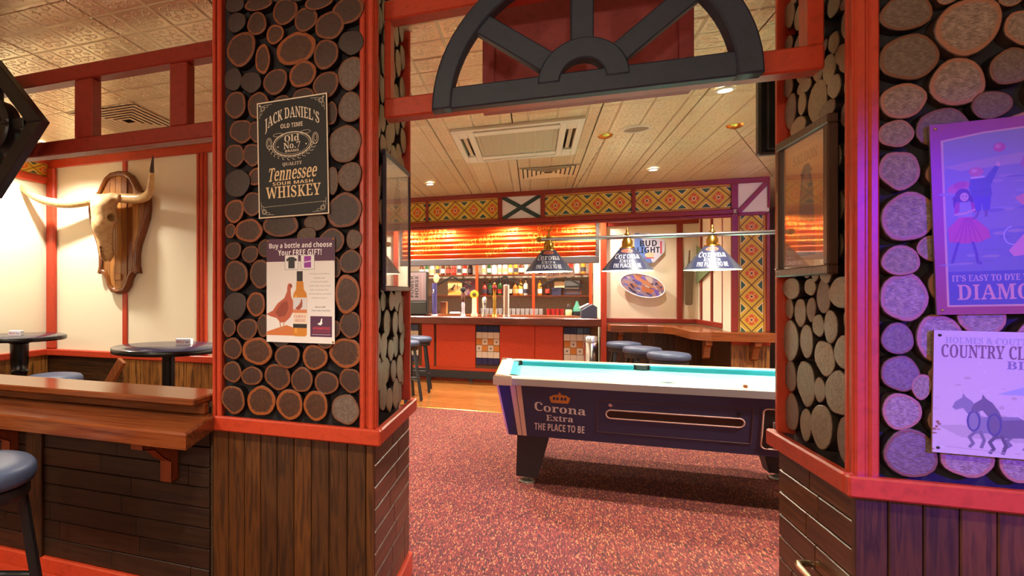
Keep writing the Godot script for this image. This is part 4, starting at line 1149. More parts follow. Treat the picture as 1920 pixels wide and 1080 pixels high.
# ---------- booth ----------
func stool_proto(at: Vector3, label: String, group: String) -> Node3D:
	var t := thing("bar_stool", at, label, "stool", group)
	part(t, "seat", MB.new().lathe([Vector2(0.0, 0.70), Vector2(0.17, 0.70), Vector2(0.195, 0.712), Vector2(0.203, 0.735), Vector2(0.2, 0.76), Vector2(0.185, 0.775), Vector2(0.12, 0.785), Vector2(0.0, 0.787)], 32), mats["stool_seat"])
	part(t, "seat_rim", MB.new().lathe([Vector2(0.0, 0.655), Vector2(0.175, 0.655), Vector2(0.18, 0.66), Vector2(0.18, 0.7)], 32), mats["stool_leg"])
	for i in 4:
		var a := PI / 4 + i * PI / 2
		var d := Vector3(cos(a), 0, sin(a))
		var top := d * 0.15 + Vector3.UP * 0.66
		var foot := d * 0.25
		part(t, "leg", leg_mesh(top, foot, 0.036), mats["stool_leg"])
		var a2 := a + PI / 2
		var e := Vector3(cos(a2), 0, sin(a2))
		var y := 0.24 if i % 2 else 0.3
		var f := lerpf(0.25, 0.15, y / 0.66)
		part(t, "rung", MB.new().tube([d * f + Vector3.UP * y, e * f + Vector3.UP * y], 0.014, 8), mats["stool_leg"])
	return t

func leg_mesh(top: Vector3, foot: Vector3, wide: float) -> MB:
	var d := (top - foot)
	var bs := Basis(Quaternion(Vector3.UP, d.normalized()))
	return MB.new().box((top + foot) / 2 + Vector3.UP * 0.0, Vector3(wide, d.length() - wide * 0.4, wide), 0.006, bs)

func round_table(at: Vector3, label: String, turned: bool) -> void:
	var t := thing("round_table", at, label, "table", "high round black tables in the booth")
	part(t, "tabletop", MB.new().lathe([Vector2(0.0, 1.012), Vector2(0.345, 1.012), Vector2(0.36, 1.018), Vector2(0.36, 1.044), Vector2(0.352, 1.05), Vector2(0.0, 1.05)], 56), mat("table_top", rgb(40, 42, 62), 0.16))
	part(t, "edge_band", MB.new().lathe([Vector2(0.361, 1.014), Vector2(0.364, 1.02), Vector2(0.364, 1.042), Vector2(0.361, 1.046)], 56), mat("table_black", rgb(14, 14, 16), 0.25))
	var prof := [Vector2(0.06, 0.03), Vector2(0.05, 0.06), Vector2(0.043, 0.12), Vector2(0.043, 1.0), Vector2(0.1, 1.005), Vector2(0.1, 1.012)]
	if turned:
		prof = [Vector2(0.06, 0.03), Vector2(0.045, 0.1), Vector2(0.05, 0.55), Vector2(0.075, 0.62), Vector2(0.05, 0.70), Vector2(0.062, 0.735), Vector2(0.075, 0.75), Vector2(0.062, 0.765), Vector2(0.07, 0.82), Vector2(0.072, 0.98), Vector2(0.11, 1.0), Vector2(0.11, 1.012)]
	part(t, "post", MB.new().lathe(prof, 24), mats["table_black"])
	part(t, "foot_plate", MB.new().lathe([Vector2(0.0, 0.0), Vector2(0.24, 0.0), Vector2(0.24, 0.012), Vector2(0.07, 0.035), Vector2(0.0, 0.035)], 32), mats["table_black"])

func booth() -> void:
	# half wall and counter
	var hw := thing("wall_half", V(-2.8, 0, 2.05), "low wall of dark horizontal boards under the booth counter", "wall", "", "structure")
	span(hw, "core", Vector3(-4.43, 0, 2.09), Vector3(-1.31, 0.93, 2.2), mats["rough_timber"])
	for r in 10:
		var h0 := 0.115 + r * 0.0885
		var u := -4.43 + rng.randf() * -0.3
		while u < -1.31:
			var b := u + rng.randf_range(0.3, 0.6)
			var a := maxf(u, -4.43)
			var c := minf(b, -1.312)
			if c - a > 0.03 and h0 < 0.85: span(hw, "board", Vector3(a + 0.001, h0, 2.068), Vector3(c - 0.001, minf(h0 + 0.0855, 0.93), 2.09), mats["dark_board_%d" % (rng.randi() % 4)], 0.003)
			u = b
	span(hw, "skirting", Vector3(-4.43, 0.0, 2.05), Vector3(-1.31, 0.112, 2.09), mats["red_trim"], 0.006)
	span(hw, "stud", Vector3(-2.35, 0.112, 2.045), Vector3(-2.25, 0.81, 2.068), mats["plank_up_1"], 0.004)
	var step := thing("step", V(-2.7, 0, 1.95), "red painted step board along the foot of the low wall", "step")
	span(step, "tread", Vector3(-4.43, 0.0, 1.93), Vector3(-1.34, 0.045, 2.048), mats["red_trim"], 0.006)
	var cap := thing("wall_cap", V(-2.9, 0.945, 2.02), "raised glossy timber capping along the top of the low wall", "capping")
	span(cap, "capping_board", Vector3(-4.43, 0.932, 1.95), Vector3(-1.312, 0.962, 2.2), mats["counter_wood"], 0.006)
	span(cap, "riser", Vector3(-4.43, 0.883, 2.03), Vector3(-1.312, 0.931, 2.066), mats["counter_wood"], 0.003)
	var ct := thing("drinks_counter", V(-2.7, 0.88, 1.85), "glossy red-brown timber drinks counter on brackets in front of the booth", "counter")
	var top := PackedVector2Array([Vector2(-4.4, -2.066), Vector2(-1.29, -2.066), Vector2(-1.27, -2.04), Vector2(-1.2, -1.735), Vector2(-4.4, -1.735)])
	var flat := Transform3D(Basis(Vector3.RIGHT, Vector3.FORWARD, Vector3.UP), Vector3(0, 0, 0))
	for i in top.size(): top[i] = Vector2(top[i].x, -top[i].y)
	part(ct, "counter_top", MB.new().prism(top, 0.82, 0.882, flat, 0.008), mats["counter_wood"], -ct.position)
	for u in [-1.5, -2.45, -3.6]:
		var br := PackedVector2Array([Vector2(0, 0), Vector2(0.24, 0), Vector2(0.24, -0.05), Vector2(0.16, -0.07), Vector2(0.1, -0.12), Vector2(0.05, -0.15), Vector2(0.05, -0.24), Vector2(0, -0.24)])
		part(ct, "bracket", MB.new().prism(br, -0.03, 0.03, Transform3D(Basis(Vector3.UP, -PI / 2), Vector3.ZERO), 0.004), wood("bracket_wood", [rgb(96, 40, 16), rgb(128, 56, 22), rgb(112, 48, 20)], "y", 0.4, 63), V(u, 0.819, 2.067) - ct.position)
	# tables and what stands on them
	round_table(V(-2.28, 0, 3.1), "round black table before the cream wall, right of the mounted skull", false)
	round_table(V(-4.03, 0, 3.45), "round black table on a turned post at the left edge", true)
	var tent := Pic.new(128, 48, rgb(222, 214, 214))
	tent.text(letters("MEALS", sans), 8, 12, 64, 26, rgb(150, 60, 90)); tent.text(letters("bar", sans), 82, 14, 36, 22, rgb(90, 60, 140))
	var tm := print_mat("menu_block_print", tent.texture(), 0.5)
	for e in [[V(-2.24, 1.051, 3.22), "small white menu block on the right round table"], [V(-4.03, 1.051, 3.42), "small white menu block on the left round table"]]:
		var b := thing("menu_block", e[0], e[1], "menu block", "menu blocks on the round tables")
		b.rotation.y = 0.3
		board(b, "card_face", 0.105, 0.038, 0.05, tm, mat("paper"), Vector3(0, 0.019, -0.025))
	var st := stool_proto(V(-3.42, 0, 3.24), "padded stool behind the booth counter, left of the right round table", "padded black stools")
	copy(st, V(-1.91, 0, 1.45), "padded stool cut by the left edge, in front of the drinks counter", 0.35)
	for e in [[V(-1.56, 0, 7.95), "farthest of three stools at the bar beside the left log pillar", 0.1], [V(-1.6, 0, 7.25), "middle of three stools at the bar beside the left log pillar", 0.5], [V(-1.62, 0, 6.65), "nearest of three stools at the bar beside the left log pillar", 0.2], [V(1.33, 0, 6.72), "front stool of the three under the nook shelf behind the pool table", 0.6], [V(1.18, 0, 7.3), "middle stool of the three under the nook shelf behind the pool table", 0.3], [V(1.08, 0, 7.95), "rear stool of the three under the nook shelf behind the pool table", 0.0]]:
		copy(st, e[0], e[1], e[2])
	var lean := thing("wooden_board", V(-3.3, 0, 3.8), "brown wooden board leaning behind the padded stool in the booth", "board")
	part(lean, "timber", MB.new().box(Vector3(-0.235, 0.45, 0.0), Vector3(0.075, 0.94, 0.04), 0.005, Basis(Vector3.BACK, -0.62)), wood("lean_wood", [rgb(100, 50, 22), rgb(134, 72, 34), rgb(118, 60, 28)], "y", 0.35, 65))
	skull_mount()

# ---------- the longhorn ----------
func skull_sdf(p: Vector3) -> float:
	# x across, y up from the nose, z away from the plaque
	var q := Vector3(absf(p.x), p.y, p.z)
	var d := 9.0
	for e in SKULL:
		var a: Vector3 = e[0]
		var b: Vector3 = e[1]
		var ab := b - a
		var tt := clampf((q - a).dot(ab) / ab.length_squared(), 0.0, 1.0)
		var r: float = lerpf(e[2], e[3], tt)
		var k: float = e[4]
		var dd := (q - a - ab * tt).length() - r
		if k < 0.0:
			d = smax(d, -dd, -k)
		else:
			d = smin(d, dd, k)
	return d

func smin(a: float, b: float, k: float) -> float:
	var h := maxf(k - absf(a - b), 0.0) / k
	return minf(a, b) - h * h * k * 0.25

func smax(a: float, b: float, k: float) -> float:
	return -smin(-a, -b, k)

const SKULL := [
	[Vector3(0.0, 0.53, 0.09), Vector3(0.085, 0.54, 0.075), 0.06, 0.05, 0.05],
	[Vector3(0.0, 0.46, 0.105), Vector3(0.0, 0.30, 0.12), 0.085, 0.075, 0.06],
	[Vector3(0.05, 0.47, 0.09), Vector3(0.055, 0.36, 0.095), 0.07, 0.06, 0.05],
	[Vector3(0.085, 0.40, 0.085), Vector3(0.1, 0.35, 0.075), 0.034, 0.03, 0.03],
	[Vector3(0.0, 0.30, 0.12), Vector3(0.0, 0.06, 0.095), 0.07, 0.042, 0.06],
	[Vector3(0.045, 0.28, 0.08), Vector3(0.03, 0.05, 0.065), 0.055, 0.035, 0.05],
	[Vector3(0.025, 0.05, 0.08), Vector3(0.022, 0.0, 0.075), 0.03, 0.02, 0.03],
	[Vector3(0.085, 0.545, 0.075), Vector3(0.16, 0.545, 0.075), 0.042, 0.036, 0.03],
	[Vector3(0.062, 0.372, 0.085), Vector3(0.145, 0.37, 0.15), 0.03, 0.036, -0.006],
	[Vector3(0.0, 0.11, 0.125), Vector3(0.0, 0.02, 0.095), 0.02, 0.034, -0.006],
	[Vector3(0.085, 0.26, 0.05), Vector3(0.075, 0.10, 0.04), 0.035, 0.025, -0.03],
]

func nets(lo: Vector3, hi: Vector3, cell: float) -> MB:
	var n := Vector3i(((hi - lo) / cell).ceil())
	var f := PackedFloat32Array()
	var sx := n.x + 1
	var sy := n.y + 1
	f.resize(sx * sy * (n.z + 1))
	for z in n.z + 1:
		for y in sy:
			for x in sx:
				f[x + sx * (y + sy * z)] = skull_sdf(lo + Vector3(x, y, z) * cell)
	var at := {}
	for z in n.z:
		for y in n.y:
			for x in n.x:
				var s := Vector3()
				var c := 0
				var g := []
				for k in 8: g.append(f[(x + (k & 1)) + sx * ((y + (k >> 1 & 1)) + sy * (z + (k >> 2)))])
				var neg := 0
				for k in 8: neg += 1 if g[k] < 0.0 else 0
				if neg == 0 or neg == 8: continue
				for k in 8:
					for b in [1, 2, 4]:
						if k & b: continue
						var j: int = k | b
						if (g[k] < 0.0) != (g[j] < 0.0):
							var tt: float = g[k] / (g[k] - g[j])
							var p0 := Vector3(k & 1, k >> 1 & 1, k >> 2)
							var p1 := Vector3(j & 1, j >> 1 & 1, j >> 2)
							s += p0.lerp(p1, tt); c += 1
				at[Vector3i(x, y, z)] = lo + (Vector3(x, y, z) + s / c) * cell
	var nor := {}
	for key in at:
		var p: Vector3 = at[key]
		var e := 0.003
		nor[key] = Vector3(skull_sdf(p + Vector3(e, 0, 0)) - skull_sdf(p - Vector3(e, 0, 0)), skull_sdf(p + Vector3(0, e, 0)) - skull_sdf(p - Vector3(0, e, 0)), skull_sdf(p + Vector3(0, 0, e)) - skull_sdf(p - Vector3(0, 0, e))).normalized()
	var m := MB.new()
	for key in at:
		for ax in 3:
			var d := Vector3i(); d[ax] = 1
			var i0: int = key.x + sx * (key.y + sy * key.z)
			var i1: int = (key.x + d.x) + sx * ((key.y + d.y) + sy * (key.z + d.z))
			if (f[i0] < 0.0) == (f[i1] < 0.0): continue
			var b := Vector3i(); b[(ax + 1) % 3] = 1
			var c := Vector3i(); c[(ax + 2) % 3] = 1
			var q := [key, key - b, key - b - c, key - c]
			if q.any(func(k): return not at.has(k)): continue
			m.tri(at[q[0]], at[q[1]], at[q[2]], nor[q[0]], nor[q[1]], nor[q[2]])
			m.tri(at[q[0]], at[q[2]], at[q[3]], nor[q[0]], nor[q[2]], nor[q[3]])
	return m

func skull_mount() -> void:
	# shield-shaped plaque
	var t := thing("mounted_longhorn_skull", V(-3.57, 1.39, 4.146), "longhorn skull with long curved horns mounted on a carved wooden shield", "mounted skull")
	var half := [[0.0, 1.135], [0.09, 1.125], [0.155, 1.085], [0.2, 1.02], [0.235, 0.96], [0.28, 0.925], [0.345, 0.91], [0.34, 0.86], [0.345, 0.78], [0.33, 0.68], [0.285, 0.56], [0.24, 0.45], [0.222, 0.36], [0.222, 0.26], [0.238, 0.19], [0.205, 0.195], [0.17, 0.18], [0.145, 0.14], [0.125, 0.075], [0.08, 0.02], [0.0, 0.0]]
	var outline := PackedVector2Array()
	for e in half: outline.append(Vector2(e[0], e[1]))
	for i in range(half.size() - 2, 0, -1): outline.append(Vector2(-half[i][0], half[i][1]))
	var oak: Material = wood("plaque_border", [rgb(74, 38, 16), rgb(112, 62, 28), rgb(128, 74, 34), rgb(92, 48, 22)], "y", 0.18, 67)
	part(t, "backing", MB.new().prism(outline, 0.0, 0.035, Transform3D(), 0.004), oak)
	# moulded border: a rounded bar that follows the outline
	var path := []
	var m := outline.size()
	for i in m:
		var a := outline[(i + m - 1) % m]
		var c := outline[(i + 1) % m]
		var no := (c - a).orthogonal().normalized()
		if Geometry2D.is_polygon_clockwise(outline): no = -no
		var q := outline[i] + no * 0.026
		if not Geometry2D.is_point_in_polygon(q, outline): q = outline[i] - no * 0.026
		path.append(Vector3(q.x, q.y, 0.04))
	path.append(path[0]); path.append(path[1])
	part(t, "moulding", MB.new().tube(path, 0.026, 10, false), oak)
	for i in 9:
		var x := -0.29 + i * 0.0645
		var strip := PackedVector2Array([Vector2(x, 0), Vector2(x + 0.062, 0), Vector2(x + 0.062, 1.14), Vector2(x, 1.14)])
		var shrunk := Geometry2D.offset_polygon(outline, -0.03)
		for s in Geometry2D.intersect_polygons(strip, shrunk[0]):
			part(t, "strip", MB.new().prism(s, 0.034, 0.042, Transform3D(), 0.0015), wood("plaque_strip_%d" % (i % 3), [[rgb(140, 86, 34), rgb(168, 110, 46), rgb(152, 96, 40)], [rgb(156, 104, 44), rgb(180, 124, 56), rgb(148, 94, 38)], [rgb(120, 72, 28), rgb(146, 92, 40), rgb(130, 80, 34)]][i % 3], "y", 0.3, 70 + i % 3))
	part(t, "name_block", MB.new().box(Vector3(0.0, 0.16, 0.05), Vector3(0.085, 0.06, 0.02), 0.004), wood("plaque_strip_1", [], "y", 0.3, 71))
	# skull
	var bone := mat("bone", Color.WHITE, 0.6)
	bone.albedo_texture = noise_tex(83, 0.02, [rgb(150, 112, 66), rgb(186, 148, 96), rgb(206, 172, 120), rgb(170, 130, 82)], 4, 256)
	bone.uv1_triplanar = true
	bone.uv1_scale = Vector3(3, 3, 3)
	var sk := Vector3(-0.045, 0.32, 0.06)
	var tilt := Basis(Vector3.RIGHT, 0.06)
	part(t, "skull", nets(Vector3(-0.21, -0.04, -0.02), Vector3(0.21, 0.63, 0.22), 0.0095), bone, sk, tilt)
	for s in [-1.0, 1.0]:
		var c := [Vector3(0.14, 0.545, 0.075), Vector3(0.24, 0.535, 0.08), Vector3(0.36, 0.525, 0.095), Vector3(0.47, 0.53, 0.13), Vector3(0.56, 0.56, 0.19), Vector3(0.62, 0.63, 0.25), Vector3(0.655, 0.73, 0.285), Vector3(0.67, 0.83, 0.29)]
		var r := [0.04, 0.044, 0.043, 0.04, 0.035, 0.027, 0.017, 0.004]
		if s < 0.0:
			c = [Vector3(0.14, 0.545, 0.075), Vector3(0.26, 0.53, 0.09), Vector3(0.4, 0.52, 0.11), Vector3(0.54, 0.53, 0.15), Vector3(0.67, 0.565, 0.2), Vector3(0.79, 0.63, 0.24), Vector3(0.87, 0.71, 0.255), Vector3(0.92, 0.80, 0.25)]
		var curve := Curve3D.new()
		for i in c.size():
			var q: Vector3 = c[i]
			q.x *= s
			var tn: Vector3 = (c[mini(i + 1, c.size() - 1)] - c[maxi(i - 1, 0)]) / 6.0
			tn.x *= s
			curve.add_point(q, -tn, tn)
		var pts := []
		var rad := []
		var tip := []
		var tr := []
		for i in 43:
			var f := i / 42.0 * (c.size() - 1)
			var j := mini(int(f), c.size() - 2)
			var q := curve.sample(j, f - j)
			var rr := lerpf(r[j], r[j + 1], f - j)
			if i <= 34: pts.append(q); rad.append(rr)
			if i >= 34: tip.append(q); tr.append(rr)
		var hm := mat("horn", Color.WHITE, 0.3)
		if hm.albedo_texture == null:
			hm.albedo_texture = noise_tex(85, 0.015, [rgb(176, 132, 72), rgb(216, 184, 126), rgb(190, 148, 88), rgb(226, 200, 150)], 3, 256)
			hm.uv1_triplanar = true
			hm.uv1_scale = Vector3(2, 8, 8)
		var horn := part(t, "horn", MB.new().tube(pts, rad, 16), hm, sk)
		part(horn, "horn_tip", MB.new().tube(tip, tr, 16), mat("horn_tip", rgb(58, 36, 22), 0.3))

# ---------- pool table ----------
func pool_table() -> void:
	var t := thing("pool_table", V(0.845, 0, 4.77), "navy coin-operated pool table with turquoise cloth and beer lettering", "pool table")
	var o := t.position
	var navy: Material = mat("pool_navy", rgb(46, 44, 80), 0.45)
	var a0 := -0.25
	var a1 := 1.94
	var f0 := 4.185
	var f1 := 5.36
	var inset := 0.072
	# cabinet: a box that narrows towards the floor
	var m := MB.new()
	var tp := [V(a0, 0.745, f0), V(a1, 0.745, f0), V(a1, 0.745, f1), V(a0, 0.745, f1)]
	var bt := [V(a0 + inset, 0.372, f0 + inset), V(a1 - inset, 0.372, f0 + inset), V(a1 - inset, 0.372, f1 - inset), V(a0 + inset, 0.372, f1 - inset)]
	var cen := V(0.845, 0.55, 4.77)
	for i in 4:
		var j := (i + 1) % 4
		m.quad(tp[i] - o, tp[j] - o, bt[j] - o, bt[i] - o, (tp[i] + tp[j]) / 2 - cen)
	m.quad(bt[0] - o, bt[1] - o, bt[2] - o, bt[3] - o, Vector3.DOWN)
	m.quad(tp[0] - o, tp[1] - o, tp[2] - o, tp[3] - o, Vector3.UP)
	part(t, "cabinet", m, navy)
	# a point on the slanting front face, x along u, y as height, lifted by z
	var slope := inset / 0.373
	var out := Vector3(0, -slope, 1).normalized()
	var on := func(u: float, h: float, z := 0.0015) -> Vector3: return V(u, h, f0 + (0.745 - h) * slope) + out * z - o
	var edge_at := func(h: float) -> float: return a0 + (0.745 - h) * slope
	var pink: Material = mat("pool_stripe", rgb(214, 172, 160), 0.5)
	for e in [[0.0, 0.014], [0.092, 0.128], [0.133, 0.168]]:
		var s := MB.new()
		s.quad(on.call(edge_at.call(0.744) + e[0], 0.744), on.call(edge_at.call(0.744) + e[1], 0.744), on.call(edge_at.call(0.373) + e[1] * 0.8, 0.373), on.call(edge_at.call(0.373) + e[0] * 0.8, 0.373), out)
		part(t, "corner_stripe", s, pink)
	# lettering
	var pale: Material = mat("pool_letter", rgb(214, 198, 198), 0.5)
	var put := func(s: String, font: Font, u: float, h: float, w: float, tall: float, mb: MB) -> void:
		lettering(mb, s, font, func(q: Vector2) -> Vector3: return on.call(u + q.x * w, h + q.y * tall), out)
	var le := MB.new()
	lettering(le, "Corona", serif, func(q: Vector2) -> Vector3:
		var big := clampf(1.0 - q.x / 0.24, 0.0, 1.0)
		return on.call(0.008 + q.x * 0.33, 0.566 - 0.012 * q.x + q.y * (0.056 + 0.016 * big)), out)
	put.call("Extra", serif, 0.085, 0.499, 0.175, 0.042, le)
	put.call("THE PLACE TO BE", sans, 0.008, 0.425, 0.325, 0.052, le)
	part(t, "lettering", le, pale)
	var cr := MB.new()
	var crown := PackedVector2Array([Vector2(-0.055, 0), Vector2(0.055, 0), Vector2(0.068, 0.04), Vector2(0.04, 0.058), Vector2(0.008, 0.062), Vector2(0.006, 0.076), Vector2(-0.006, 0.076), Vector2(-0.008, 0.062), Vector2(-0.04, 0.058), Vector2(-0.068, 0.04)])
	var up: Vector3 = (on.call(0.0, 0.7) - on.call(0.0, 0.6)).normalized()
	var xf := Transform3D(Basis(Vector3.RIGHT, up, out), on.call(0.172, 0.632, 0.0))
	cr.prism(crown, 0.0, 0.0015, xf)
	part(t, "crown_emblem", cr, mat("crown_gold", rgb(196, 120, 52), 0.5))
	var gaps := MB.new()
	for x in [-0.036, -0.014, 0.014, 0.036]:
		gaps.prism(PackedVector2Array([Vector2(x - 0.008, 0.022), Vector2(x + 0.008, 0.022), Vector2(x + 0.008, 0.038), Vector2(x, 0.046), Vector2(x - 0.008, 0.038)]), 0.0, 0.0025, xf)
	part(t, "crown_opening", gaps, navy)
	# ball return window and its outline panel
	var ring := func(u0: float, u1: float, h0: float, h1: float, r: float, wide: float) -> MB:
		var path := []
		for c in [[u1 - r, h1 - r, 0.0], [u0 + r, h1 - r, PI / 2], [u0 + r, h0 + r, PI], [u1 - r, h0 + r, PI * 1.5]]:
			for k in 7:
				var a: float = c[2] + k * PI / 12
				path.append(on.call(c[0] + cos(a) * r, c[1] + sin(a) * r, 0.001))
		path.append(path[0]); path.append(path[1])
		return MB.new().tube(path, wide, 6, false)
	var fillp := func(u0: float, u1: float, h0: float, h1: float, r: float) -> MB:
		var pl := PackedVector2Array()
		for c in [[u1 - r, h1 - r, 0.0], [u0 + r, h1 - r, PI / 2], [u0 + r, h0 + r, PI], [u1 - r, h0 + r, PI * 1.5]]:
			for k in 7: pl.append(Vector2(c[0] + cos(c[2] + k * PI / 12) * r - u0, c[1] + sin(c[2] + k * PI / 12) * r - h0))
		return MB.new().prism(pl, 0.0, 0.0012, Transform3D(Basis(Vector3.RIGHT, up, out), on.call(u0, h0, 0.0)))
	var win := part(t, "ball_window", fillp.call(0.465, 1.25, 0.548, 0.606, 0.028), mat("smoked_window", rgb(34, 20, 18), 0.25))
	part(win, "window_rim", ring.call(0.465, 1.25, 0.548, 0.606, 0.028, 0.005), pink)
	part(t, "panel_outline", ring.call(0.41, 1.292, 0.445, 0.672, 0.008, 0.0022), mat("outline_brown", rgb(92, 56, 48), 0.5))
	for e in [[0.49, 0.642, "chrome"], [1.22, 0.634, "black_metal"]]:
		part(t, "lock", MB.new().lathe([Vector2(0.012, 0), Vector2(0.012, 0.005), Vector2(0, 0.007)], 14, Transform3D(Basis(Vector3.RIGHT, out, -up), Vector3.ZERO)), mats[e[2]], on.call(e[0], e[1], 0.0))
	var coin := part(t, "coin_plate", fillp.call(1.345, 1.53, 0.42, 0.68, 0.025), mats["black_metal"])
	part(coin, "coin_plate_rim", ring.call(1.345, 1.53, 0.42, 0.68, 0.025, 0.005), pink)
	for k in 3: part(coin, "coin_slide", MB.new().box(on.call(1.40 + k * 0.04, 0.57, 0.008), Vector3(0.012, 0.06, 0.02), 0.002), mats["chrome"])
	# rails
	var timber: Material = mat("rail_top", rgb(226, 200, 158), 0.3)
	var alu: Material = mat("rail_edge", rgb(176, 164, 166), 0.35, 0.5)
	var r0 := -0.262
	var r1 := 1.952
	var g0 := 4.172
	var g1 := 5.374
	for e in [[r0, r1, g0, g0 + 0.1], [r0, r1, g1 - 0.1, g1], [r0, r0 + 0.1, g0 + 0.1, g1 - 0.1], [r1 - 0.1, r1, g0 + 0.1, g1 - 0.1]]:
		span(t, "rail", Vector3(e[0], 0.752, e[2]), Vector3(e[1], 0.802, e[3]), timber, 0.006)
	span(t, "edge_band", Vector3(r0, 0.745, g0 - 0.006), Vector3(r1, 0.795, g0 - 0.0005), alu, 0.002)
	span(t, "edge_band", Vector3(r0 - 0.006, 0.745, g0), Vector3(r0 - 0.0005, 0.795, g1), mat("rail_edge_wood", rgb(196, 142, 70), 0.4), 0.002)
	for c in [[r0 - 0.01, g0 - 0.012], [r1 - 0.09, g0 - 0.012], [r0 - 0.01, g1 - 0.09], [r1 - 0.09, g1 - 0.09]]:
		var cap := PackedVector2Array([Vector2(0, 0), Vector2(0.13, 0), Vector2(0.13, 0.05), Vector2(0.09, 0.07), Vector2(0.05, 0.11), Vector2(0, 0.11)])
		var fx := -1.0 if c[0] > 1.0 else 1.0
		var fz := -1.0 if c[1] > 5.0 else 1.0
		var pp := PackedVector2Array()
		for q in cap: pp.append(Vector2(q.x * fx, q.y * fz))
		var corner := V(r0 - 0.01 if fx > 0 else r1 + 0.01, 0.742, g0 - 0.012 if fz > 0 else g1 + 0.012) - o
		part(t, "corner_cap", MB.new().prism(pp, 0.0, 0.064, Transform3D(Basis(Vector3.RIGHT, Vector3.FORWARD, Vector3.UP), corner), 0.008, false), mats["chrome"])
	# cloth and cushions
	var cloth := mat("cloth", rgb(92, 180, 174), 0.9)
	var cush := mat("shaded_cushion_cloth", rgb(30, 122, 138), 0.9)  # table cloth darkened, shade away from the lamps put into the colour
	span(t, "bed_cloth", Vector3(r0 + 0.1, 0.745, g0 + 0.1), Vector3(r1 - 0.1, 0.758, g1 - 0.1), cloth)
	var mid := (r0 + r1) / 2
	for w in [g0 + 0.1, g1 - 0.1]:
		for e in [[r0 + 0.17, mid - 0.06], [mid + 0.06, r1 - 0.17]]:
			var s := 1.0 if w < 4.7 else -1.0
			var pr := PackedVector2Array([Vector2(0, 0.756), Vector2(0.03 * s, 0.758), Vector2(0.042 * s, 0.795), Vector2(0, 0.800)])
			var bs := Basis(Vector3.FORWARD, Vector3.UP, Vector3.RIGHT)
			part(t, "cushion", MB.new().prism(pr, e[0], e[1], Transform3D(bs, Vector3(0, 0, -w) - o)), cush)
	for u in [r0 + 0.1, r1 - 0.1]:
		var s := 1.0 if u < 1.0 else -1.0
		var pr := PackedVector2Array([Vector2(0, 0.756), Vector2(0.03 * s, 0.758), Vector2(0.042 * s, 0.795), Vector2(0, 0.800)])
		part(t, "cushion", MB.new().prism(pr, -g1 + 0.17, -g0 - 0.17, Transform3D(Basis(), Vector3(u, 0, 0) - o)), cush)
	for c in [[r0 + 0.105, g0 + 0.105], [mid, g0 + 0.085], [r1 - 0.105, g0 + 0.105], [r0 + 0.105, g1 - 0.105], [mid, g1 - 0.085], [r1 - 0.105, g1 - 0.105]]:
		part(t, "pocket", MB.new().lathe([Vector2(0.062, 0.0), Vector2(0.062, 0.036), Vector2(0.05, 0.037), Vector2(0.046, 0.004), Vector2(0.0, 0.003)], 20), mat("pocket_black", rgb(14, 14, 16), 0.5), V(c[0], 0.7645, c[1]) - o)
	var ch := thing("chalk_cube", V(1.255, 0.803, 4.215), "small brown chalk cube on the front rail of the pool table", "chalk")
	part(ch, "cube", MB.new().box(Vector3(0, 0.01, 0), Vector3(0.021, 0.02, 0.021), 0.003), mat("chalk_brown", rgb(120, 66, 30), 0.8))
	# legs
	for u in [-0.0, 1.69]:
		for w in [4.40, 5.14]:
			var sx := -1.0 if u < 1.0 else 1.0
			var lg := MB.new()
			var top := [Vector2(-0.11, -0.09), Vector2(0.11, -0.09), Vector2(0.11, 0.09), Vector2(-0.11, 0.09)]
			for i in 4:
				var j := (i + 1) % 4
				var p0: Vector2 = top[i]
				var p1: Vector2 = top[j]
				var q0 := Vector2(p0.x * 0.68 + sx * 0.045, p0.y * 0.68)
				var q1 := Vector2(p1.x * 0.68 + sx * 0.045, p1.y * 0.68)
				lg.quad(Vector3(p0.x, 0.372, p0.y), Vector3(p1.x, 0.372, p1.y), Vector3(q1.x, 0.05, q1.y), Vector3(q0.x, 0.05, q0.y), Vector3(p0.x + p1.x, 0, p0.y + p1.y))
			lg.quad(Vector3(-0.075 + sx * 0.045, 0.05, -0.061), Vector3(0.075 + sx * 0.045, 0.05, -0.061), Vector3(0.075 + sx * 0.045, 0.05, 0.061), Vector3(-0.075 + sx * 0.045, 0.05, 0.061), Vector3.DOWN)
			var leg := part(t, "leg", lg, mat("leg_dark", rgb(42, 38, 44), 0.5), V(u, 0, w) - o)
			part(leg, "foot", MB.new().lathe([Vector2(0.0, 0.0), Vector2(0.055, 0.0), Vector2(0.05, 0.014), Vector2(0.018, 0.022), Vector2(0.018, 0.06)], 20), mat("foot_metal", rgb(150, 146, 138), 0.4, 0.6), Vector3(sx * 0.045, 0, 0))

